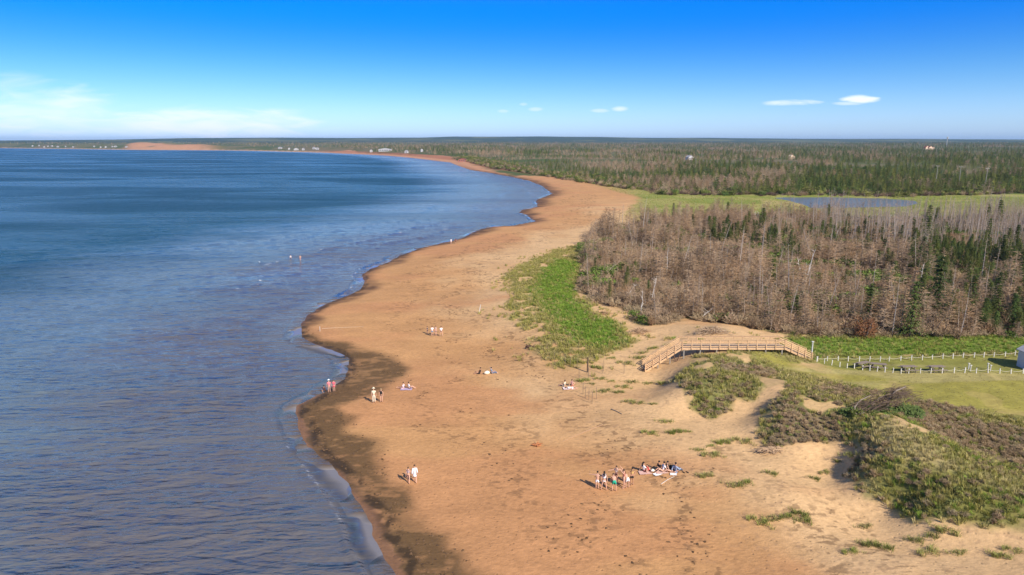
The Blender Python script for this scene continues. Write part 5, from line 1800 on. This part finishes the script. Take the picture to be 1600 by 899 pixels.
def skeleton(pose, r_):
    """joint positions of a 1.72 m body facing +Y; returns dict"""
    dn = V3((0, 0, -1))
    j = {}
    P_ = dict(pel=.93, tor=V3((0, .03, 1)), ua=[V3((-.28, 0, -1)), V3((.28, 0, -1))], fa=[V3((-.08, .15, -1)), V3((.08, .15, -1))],
              th=[V3((-.05, 0, -1)), V3((.05, 0, -1))], sh=[V3((0, -.03, -1)), V3((0, -.03, -1))], hd=V3((0, .12, 1)))
    w = pose.split()
    if 'walk' in w:
        P_['th'] = [V3((-.03, .38, -1)), V3((.03, -.22, -1))]; P_['sh'] = [V3((0, .05, -1)), V3((0, -.42, -1))]; P_['pel'] = .90
        P_['ua'] = [V3((-.2, -.3, -1)), V3((.2, .3, -1))]
    if 'wide' in w:
        P_['th'] = [V3((-.22, .05, -1)), V3((.22, 0, -1))]; P_['sh'] = [V3((-.12, 0, -1)), V3((.12, 0, -1))]; P_['pel'] = .90
    if 'armsout' in w:
        P_['ua'] = [V3((-1, .1, -.15)), V3((1, .1, -.25))]; P_['fa'] = [V3((-1, .3, .1)), V3((.8, .4, .1))]
    if 'armleft' in w:
        P_['ua'][0] = V3((-1, .1, -.2)); P_['fa'][0] = V3((-1, .1, -.05))
    if 'armsup' in w:
        P_['ua'] = [V3((-.5, .5, .7)), V3((.5, .5, .7))]; P_['fa'] = [V3((.1, .6, .8)), V3((-.1, .6, .8))]
    if 'hips' in w:
        P_['ua'] = [V3((-.7, -.1, -.8)), V3((.7, -.1, -.8))]; P_['fa'] = [V3((.65, .25, -.6)), V3((-.65, .25, -.6))]
    if 'bend' in w:
        P_['tor'] = V3((0, .85, .55)); P_['hd'] = V3((0, .8, .3)); P_['ua'] = [V3((-.2, .3, -1)), V3((.2, .3, -1))]; P_['th'] = [V3((-.15, .3, -1)), V3((.15, .1, -1))]; P_['sh'] = [V3((0, -.2, -1)), V3((0, -.1, -1))]; P_['pel'] = .88
    if 'crouch' in w:
        P_['pel'] = .38; P_['tor'] = V3((0, .45, .9)); P_['th'] = [V3((-.25, 1, .15)), V3((.25, 1, .15))]; P_['sh'] = [V3((0, -.45, -1)), V3((0, -.45, -1))]; P_['ua'] = [V3((-.2, .8, -.7)), V3((.2, .8, -.7))]
    if 'sit' in w:
        P_['pel'] = .12; P_['tor'] = V3((0, -.22, 1)); P_['th'] = [V3((-.15, 1, .52)), V3((.15, 1, .48))]; P_['sh'] = [V3((0, .75, -.72)), V3((0, .8, -.68))]
        P_['ua'] = [V3((-.3, -.45, -.9)), V3((.3, .6, -.8))]; P_['fa'] = [V3((0, -.35, -1)), V3((-.1, 1, .1))]
    if 'sitflat' in w:
        P_['pel'] = .12; P_['tor'] = V3((0, -.12, 1)); P_['th'] = [V3((-.12, 1, .05)), V3((.12, 1, .18))]; P_['sh'] = [V3((0, 1, -.08)), V3((0, 1, -.25))]
        P_['ua'] = [V3((-.2, .35, -.9)), V3((.2, .35, -.9))]; P_['fa'] = [V3((0, .9, -.3)), V3((0, .9, -.3))]
    if 'lie' in w:
        P_['pel'] = .12; P_['tor'] = V3((0, -1, .04)); P_['hd'] = V3((0, -1, .12)); P_['th'] = [V3((-.08, 1, .35)), V3((.1, 1, 0))]; P_['sh'] = [V3((0, .8, -.45)), V3((0, 1, -.02))]
        P_['ua'] = [V3((-.6, .6, -.05)), V3((.6, .6, -.05))]; P_['fa'] = [V3((.1, 1, -.02)), V3((-.1, 1, -.02))]
    if 'prone' in w:
        P_['pel'] = .12; P_['tor'] = V3((0, 1, .25)); P_['hd'] = V3((0, .8, .7)); P_['th'] = [V3((-.08, -1, -.03)), V3((.08, -1, -.03))]; P_['sh'] = [V3((0, -1, 0)), V3((0, -.5, .9))]
        P_['ua'] = [V3((-.35, .5, -.6)), V3((.35, .5, -.6))]; P_['fa'] = [V3((.3, 1, 0)), V3((-.3, 1, 0))]
    pel = V3((0, 0, P_['pel'])); t = P_['tor'].normalized(); hd = P_['hd'].normalized()
    fw = V3((0, 1, 0)) if abs(t.y) < .8 else V3((0, 0, 1 if t.y < 0 else -1))
    j['pel'] = pel; j['waist'] = pel + t * .20; j['chest'] = pel + t * .40; j['nb'] = pel + t * .52
    j['neck'] = j['nb'] + hd * .06; j['h1'] = j['nb'] + hd * .13; j['h2'] = j['nb'] + hd * .22; j['hd'] = hd
    j['fw'] = (fw - hd * fw.dot(hd)).normalized()
    for s, k in ((-1, 0), (1, 1)):
        sh = pel + t * .47 + V3((s * .17, 0, 0)); j['sh%d' % k] = sh
        el = sh + P_['ua'][k].normalized() * .28; wr = el + P_['fa'][k].normalized() * .25
        j['el%d' % k] = el; j['wr%d' % k] = wr; j['hnd%d' % k] = wr + P_['fa'][k].normalized() * .08
        hp = pel + V3((s * .09, 0, -.02)); kn = hp + P_['th'][k].normalized() * .43; an = kn + P_['sh'][k].normalized() * .41
        j['hp%d' % k] = hp; j['kn%d' % k] = kn; j['an%d' % k] = an
        sd_ = P_['sh'][k].normalized()
        ft = V3((0, 1, 0)) if abs(sd_.z) > .6 else V3((0, .35 if 'prone' not in w else -1, .95 if 'prone' not in w else 0))
        j['to%d' % k] = an + ft.normalized() * .15 + sd_ * .04
        j['fd%d' % k] = P_['fa'][k].normalized()
    lowest = min(min(j['an%d' % k].z - .05, j['to%d' % k].z - .02) for k in (0, 1))
    if not any(q in w for q in ('sit', 'sitflat', 'lie', 'prone')):
        for k_ in list(j):
            if isinstance(j[k_], V3) and k_ not in ('hd', 'fw', 'fd0', 'fd1'): j[k_] = j[k_] - V3((0, 0, lowest))
    else:
        for k_ in ('an0', 'an1', 'to0', 'to1', 'hnd0', 'hnd1', 'wr0', 'wr1'):
            j[k_].z = max(j[k_].z, .045)
    return j


def body_mesh(j, mat, fem=False):
    V, E = [], []
    def add(co, r, par=None):
        V.append((tuple(co), r)); i = len(V) - 1
        if par is not None: E.append((par, i))
        return i
    pel = add(j['pel'], (.135, .10)); wa = add(j['waist'], (.105, .085) if fem else (.12, .09), pel)
    ch = add(j['chest'], (.135, .10) if fem else (.155, .11), wa); nb = add(j['nb'], (.07, .06), ch)
    nk = add(j['neck'], .052, nb); h1 = add(j['h1'], (.068, .078), nk); h2 = add(j['h2'], (.075, .088), h1)
    add(j['h1'] + j['fw'] * .095 + j['hd'] * .04, .014, h1)                      # nose
    for s, k in ((-1, 0), (1, 1)):
        sh = add(j['sh%d' % k], .055, ch); el = add(j['el%d' % k], .040, sh); wr = add(j['wr%d' % k], .028, el); pm = add(j['hnd%d' % k], (.036, .018), wr)
        fd = j['fd%d' % k]; sd = fd.cross(V3((0, 0, 1)));
        if sd.length < .2: sd = V3((0, 1, 0))
        sd.normalize()
        for q, ln in ((-1.5, .060), (-.5, .075), (.5, .080), (1.5, .068)):
            a = add(j['hnd%d' % k] + sd * q * .017 + fd * .03, .009, pm); add(j['hnd%d' % k] + sd * q * .019 + fd * ln + V3((0, .012, 0)), .008, a)
        a = add(j['wr%d' % k] + fd * .03 - sd * .035, .011, wr); add(j['wr%d' % k] + fd * .075 - sd * .055, .009, a)
        hp = add(j['hp%d' % k], .090, pel); md = add(j['hp%d' % k].lerp(j['kn%d' % k], .5), .072, hp); kn = add(j['kn%d' % k], .055, md)
        cf = add(j['kn%d' % k].lerp(j['an%d' % k], .35), .052, kn); an = add(j['an%d' % k], .036, cf); add(j['to%d' % k], (.042, .026), an)
    return skin_mesh('body', V, E, mat)


def garment(j, kind, mat):
    V, E = [], []
    def add(co, r, par=None):
        V.append((tuple(co), r)); i = len(V) - 1
        if par is not None: E.append((par, i))
        return i
    if kind in ('shorts', 'trousers', 'briefs'):
        f = {'shorts': .62, 'trousers': 1.0, 'briefs': .16}[kind]
        pel = add(j['pel'], (.150, .118)); add(j['pel'].lerp(j['waist'], .45), (.135, .108), pel)
        for k in (0, 1):
            hp = add(j['hp%d' % k], .104, pel)
            e = j['hp%d' % k].lerp(j['kn%d' % k], min(f, 1))
            q = add(e, .092 if f < 1 else .075, hp)
            if kind == 'trousers': add(j['kn%d' % k].lerp(j['an%d' % k], .9), .062, q)
    elif kind in ('shirt', 'top', 'robe', 'swimsuit'):
        ch = add(j['chest'], (.168, .125)); wa = add(j['waist'], (.138, .108), ch)
        if kind != 'top': pl = add(j['pel'], (.155, .122), wa)
        add(j['chest'].lerp(j['nb'], .7), (.10, .085), ch)
        if kind == 'robe':
            b = j['pel'] + V3((0, -.08, -.32)); add(b, (.22, .14), pl); 
        if kind in ('shirt', 'robe'):
            for k in (0, 1):
                s = add(j['sh%d' % k], .072, ch); e = j['sh%d' % k].lerp(j['el%d' % k], .65 if kind == 'shirt' else 1); q = add(e, .062, s)
                if kind == 'robe': add(j['wr%d' % k], .065, q)
    return skin_mesh('x', V, E, mat)


def hair_mb(j, long_=False, mat=None):
    m = MB()
    c = j['h2'] - j['fw'] * .022 + j['hd'] * .022
    m.lump(tuple(c), (.092, .100, .095), 1, 10, 7, .05)
    if long_:
        t = j['h2'] - j['fw'] * .07
        m.tube([t, j['nb'] - j['fw'] * .10, j['chest'] - j['fw'] * .15], [.08, .075, .04], 8)
    return m


SKINS = [pmat('skin_fair', (.62, .36, .25), .6), pmat('skin_tan', (.46, .25, .155), .6), pmat('skin_brown', (.26, .135, .08), .6)]
HAIRS = [pmat('hair_dark', (.022, .014, .010), .6), pmat('hair_brown', (.10, .055, .03), .6), pmat('hair_fair', (.42, .29, .15), .6)]


def cloth(c):
    return pmat('cloth_%d_%d_%d' % tuple(int(v * 99) for v in c), c, .85)


def person(px, py, face, pose, label, skin=0, hair=0, lower=None, upper=None, scale=1.0, long_=False, hat=None, fem=False, sink=0.0, group=None, z=None):
    g = list(ground(px, py)) if z is None else [*P(px, py, z), z]
    if z is None and g[2] < .02: g[2] = -.05
    g[2] -= sink
    o = empty('person', g, math.radians(face), label=label, cat='person', group=group)
    o.scale = (scale,) * 3
    j = skeleton(pose, random.Random(int(px)))
    part('body', body_mesh(j, SKINS[skin], fem), o)
    hair_mb(j, long_).build('hair', HAIRS[hair], o, True)
    if lower: part(lower[0], garment(j, lower[0], cloth(lower[1])), o)
    if upper: part(upper[0], garment(j, upper[0], cloth(upper[1])), o)
    if hat:
        m = MB(); c = j['h2'] + j['hd'] * .06; u = j['hd']
        m.tube([c - u * .01, c + u * .01], [.19, .17], 14); m.tube([c, c + u * .09, c + u * .11], [.10, .09, .04], 12)
        m.build('hat', cloth(hat), o)
    return o


WH, NAVY, BLK, GRN, RED, PINK = (.82, .82, .82), (.05, .07, .16), (.02, .02, .022), (.02, .36, .22), (.50, .03, .03), (.80, .22, .24)
# face: 0 looks away from the camera, 180 looks at it
person(933, 764, -20, 'stand armleft', 'person in white shorts, bare back, left arm held out, leftmost of the standing group', 0, 0, ('shorts', WH))
person(943.5, 766.5, -10, 'wide', 'long-haired person in white swimwear, second from left in the standing group', 0, 0, ('briefs', WH), ('top', (.75, .74, .76)), 1.08, True, fem=True)
person(959.5, 768, 0, 'wide bend', 'person in bright green swim shorts leaning forward, nearest of the standing group', 0, 1, ('shorts', GRN), scale=1.05)
person(962.5, 755, 175, 'stand armsout', 'person in pale top and dark bottoms facing the camera behind the green shorts', 0, 1, ('briefs', BLK), ('top', (.75, .62, .52)), 1.0, fem=True)
person(974.5, 763, 80, 'stand armsup', 'slim person in reddish swimwear with both arms raised in the standing group', 0, 1, ('briefs', (.45, .16, .12)), ('top', (.45, .16, .12)), 1.08, fem=True)
person(980.5, 763, 30, 'bend', 'person bending over in white shorts, right half of the standing group', 0, 1, ('shorts', WH))
person(987, 757.5, 190, 'stand hips', 'person in yellow top and black shorts, rightmost of the standing group', 1, 0, ('shorts', BLK), ('top', (.62, .42, .16)), .98)
person(1006.5, 737, -70, 'sit', 'long-haired person in a white top sitting at the left end of the towel group', 0, 0, ('shorts', RED), ('shirt', WH), 1.08, True, fem=True)
person(1013, 737.5, 110, 'crouch', 'person in a red top crouching beside the long-haired sitter', 0, 1, ('shorts', RED), ('shirt', RED), .7)
person(1030, 735, -60, 'sitflat', 'person in a dark top sitting with legs out in the middle of the towel group', 1, 0, ('shorts', BLK), ('shirt', BLK), 1.05)
person(1035.5, 736.5, 100, 'sit', 'person in a white shirt sitting in the middle of the towel group', 0, 0, ('briefs', BLK), ('shirt', WH), 1.05)
person(1041, 734.5, 70, 'sit', 'person in black sitting just right of the white shirt', 0, 0, ('shorts', BLK), ('top', BLK), 1.0)
person(1048, 737, 90, 'lie', 'person lying back in dark swimwear left of the blue-grey sitter', 0, 0, ('briefs', BLK), ('top', BLK), 1.0, fem=True)
person(1056.5, 738, -60, 'sit', 'person wrapped in blue-grey, sitting at the right end of the towel group', 1, 0, ('trousers', (.10, .12, .16)), ('robe', (.30, .36, .48)), 1.1)
person(638.5, 755, 0, 'stand walk', 'person in grey and pink swimwear standing beside the person in white on the lower beach', 0, 1, ('briefs', (.20, .08, .08)), ('top', (.50, .38, .38)), .95, fem=True)
person(648.5, 754, 10, 'walk', 'person in a loose white cover-up over navy shorts on the lower beach', 0, 1, ('shorts', NAVY), ('robe', WH), 1.05, fem=True)
person(584.5, 629.5, 10, 'stand', 'person in cream trousers, shirt and sun hat near the weed line', 0, 2, ('trousers', (.72, .64, .48)), ('shirt', (.72, .64, .46)), 1.1, hat=(.78, .70, .52))
person(596, 628.5, 0, 'stand', 'person in a black swimsuit standing right of the cream clothes', 0, 2, ('briefs', BLK), ('swimsuit', BLK), 1.0, fem=True)
person(514.5, 613.5, 20, 'stand', 'person in a pink top and white hat at the waterline', 0, 1, ('briefs', (.70, .25, .22)), ('shirt', PINK), 1.0, hat=WH)
person(522, 612, 0, 'stand', 'person in a deeper pink top, rightmost of three at the waterline', 0, 1, ('shorts', (.72, .12, .16)), ('shirt', (.72, .14, .18)), .92)
person(508.5, 614, 60, 'crouch', 'person in dark clothes crouching at the water, leftmost of three', 1, 0, ('shorts', BLK), ('shirt', (.08, .03, .03)), .9)
person(630, 608, 70, 'sitflat', 'person in pale pink sitting on the sand, left of a seated pair', 0, 1, ('shorts', (.70, .50, .52)), ('shirt', (.78, .62, .64)), 1.0)
person(640, 607.5, -70, 'sit', 'person in white sitting on the sand, right of a seated pair', 0, 0, ('shorts', NAVY), ('shirt', WH), 1.0)
person(749.5, 584.5, 90, 'sit', 'person in black sitting left of the pale bag on the middle beach', 1, 0, ('shorts', BLK), ('shirt', BLK), 1.0)
person(769, 584, -80, 'sit', 'person in blue sitting in a folding chair right of the pale bag', 0, 0, ('trousers', (.10, .16, .26)), ('shirt', (.16, .27, .42)), 1.0)
person(668, 522, 60, 'stand', 'person in dark grey at the left of the upper beach group', 0, 0, ('shorts', BLK), ('shirt', (.10, .09, .09)), .75)
person(675.5, 525.5, 10, 'stand', 'person in a white top and blue-grey shorts in the upper beach group', 0, 0, ('shorts', (.20, .28, .38)), ('shirt', WH), 1.0)
person(681, 525, 0, 'stand', 'person in a striped pale top, third in the upper beach group', 0, 1, ('shorts', (.35, .22, .18)), ('top', (.62, .45, .36)), .98)
person(689.5, 526, 0, 'wide', 'person in a long white shirt, rightmost of the upper beach group', 0, 1, ('briefs', BLK), ('shirt', WH), 1.02)
person(881.5, 604, 60, 'sit', 'person in a cream top sitting, leftmost of three below the stakes', 0, 0, ('shorts', (.5, .45, .3)), ('shirt', (.80, .74, .55)), .95)
person(894, 603, -30, 'sit', 'person in pink swimwear sitting behind the one lying down', 0, 0, ('briefs', PINK), ('top', (.75, .45, .42)), .95)
person(893, 607.5, -95, 'lie', 'person in white lying down with head to the right, below the stakes', 0, 0, ('shorts', WH), ('shirt', WH), .95)
person(454.5, 408, 180, 'stand', 'person wading in the sea, left of two, pale shirt', 0, 1, ('shorts', NAVY), ('shirt', (.75, .72, .72)), 1.0, z=-.55)
person(469.5, 409, 170, 'stand hips', 'person wading in the sea, right of two, bare chest', 0, 1, ('shorts', (.5, .2, .2)), None, 1.05, z=-.45)
person(705, 381.5, 30, 'walk', 'person in white walking along the distant waterline', 0, 1, ('shorts', WH), ('shirt', WH), 1.0)
person(712, 381, -30, 'walk', 'person in dark red walking along the distant waterline', 1, 0, ('shorts', BLK), ('shirt', (.20, .03, .03)), 1.0)
person(944, 285, 0, 'stand', 'tiny person in white at the end of the beach by the dune grass', 0, 1, ('shorts', WH), ('shirt', WH), 1.0)

# ------------------------------------------------------------------ things the people brought


def towel(px, py, w, d, rz, col, label):
    g = ground(px, py)
    r_ = random.Random(int(px * 3))
    nx, ny = 12, 7
    V = [((i / nx - .5) * w, (k / ny - .5) * d, .025 + .03 * r_.random()) for k in range(ny + 1) for i in range(nx + 1)]
    F = [(k * (nx + 1) + i, k * (nx + 1) + i + 1, (k + 1) * (nx + 1) + i + 1, (k + 1) * (nx + 1) + i) for k in range(ny) for i in range(nx)]
    n = len(V)
    V += [(a, b, c - .02) for a, b, c in V]; F += [tuple(n + q for q in reversed(f)) for f in F]
    o = bpy.data.objects.new('towel', mesh_np('towel', V, F, cloth(col), True)); COL.objects.link(o)
    o.location = g; o.rotation_euler = (0, 0, rz)
    tag(o, label, 'towel')


def bag(px, py, s, col, label):
    g = ground(px, py)
    o = empty('bag', g, .3, label=label, cat='bag')
    m = MB().lump((0, 0, .16 * s), (.30 * s, .17 * s, .19 * s), int(px), 10, 7, .12); m.build('pouch', cloth(col), o, True)
    MB().tube([(-.16 * s, 0, .30 * s), (-.1 * s, 0, .48 * s), (.1 * s, 0, .48 * s), (.16 * s, 0, .30 * s)], .015, 5).build('handle', cloth(BLK), o)


towel(1028, 741, .9, .5, .5, WH, 'crumpled white towel on the sand below the middle sitters')
towel(1035, 738.5, 1.2, .5, .1, (.62, .42, .36), 'pale towel under the two middle sitters')
towel(1052, 741.5, .6, .4, -.2, WH, 'white towel below the blue-grey sitter')
towel(1008, 739, 1.2, .7, .1, (.62, .40, .34), 'pale towel under the long-haired sitter')
towel(635, 608.5, 1.5, .8, 0, (.42, .34, .46), 'bluish towel under the seated pair')
towel(890, 607, 1.7, 1.0, .1, (.80, .62, .56), 'pale pink towel under the three people below the stakes')
bag(1049, 733.5, 1.3, BLK, 'black bag behind the lying person in the towel group')
bag(1024, 735.5, 1.1, BLK, 'black bag left of the dark-topped sitter')
bag(761, 585, 1.4, (.80, .72, .55), 'pale straw beach bag between the two sitters on the middle beach')
bag(1020, 737, .8, (.78, .70, .60), 'small pale bag right of the red crouching person')


def sandal(px, py, label):
    g = ground(px, py)
    o = empty('sandal', g, .5, label=label, cat='sandal', group='dark sandals right of the towel group')
    m = MB(); m.tube([(0, -.16, .03), (0, -.05, .03), (0, .08, .03), (0, .16, .03)], [.05, .055, .07, .04], 8); m.build('sole', cloth(BLK), o)
    MB().tube([(-.07, .06, .03), (0, .02, .11), (.07, .06, .03)], .018, 5).build('strap', cloth((.2, .1, .06)), o)
sandal(1068, 738.6, 'dark sandal right of the blue-grey sitter, nearer one')
sandal(1074, 738.6, 'dark sandal right of the blue-grey sitter, farther one')


def folding_chair(px, py, rz, label):
    g = ground(px, py)
    o = empty('folding_chair', g, rz, label=label, cat='chair')
    c = cloth((.13, .22, .36))
    MB().box((0, 0, .22), (.52, .48, .03)).build('seat', c, o)
    MB().box((0, -.32, .55), (.52, .03, .62), rx=.28).build('backrest', c, o)
    f = pmat('chair_frame', (.5, .5, .5), .4)
    for q in (-.27, .27):
        MB().tube([(q, .24, 0), (q, -.24, .30)], .014, 5).build('leg', f, o); MB().tube([(q, -.24, 0), (q, .24, .30)], .014, 5).build('leg', f, o)
        MB().tube([(q, -.22, .24), (q, -.42, .86)], .014, 5).build('back_frame', f, o)
folding_chair(770.5, 583.5, math.radians(-80), 'low blue folding beach chair right of the pale bag')

# gull afloat


def gull(px, py, label, z=.06):
    x, y = P(px, py, z)
    o = empty('gull', (x, y, z), 1.0, label=label, cat='gull')
    V = [((0, -.26, .05), .02), ((0, -.12, .06), .07), ((0, .04, .06), .085), ((0, .16, .12), .05), ((0, .20, .19), .035), ((0, .23, .235), .035), ((0, .31, .22), .010)]
    part('body', skin_mesh('body', V, [(i, i + 1) for i in range(6)], cloth((.85, .85, .85))), o)
    for s in (-1, 1):
        MB().lump((s * .06, -.06, .09), (.035, .20, .05), 2, 8, 5, .05).build('wing', cloth((.45, .47, .50)), o, True)
gull(405.5, 410, 'white gull afloat left of the two waders')
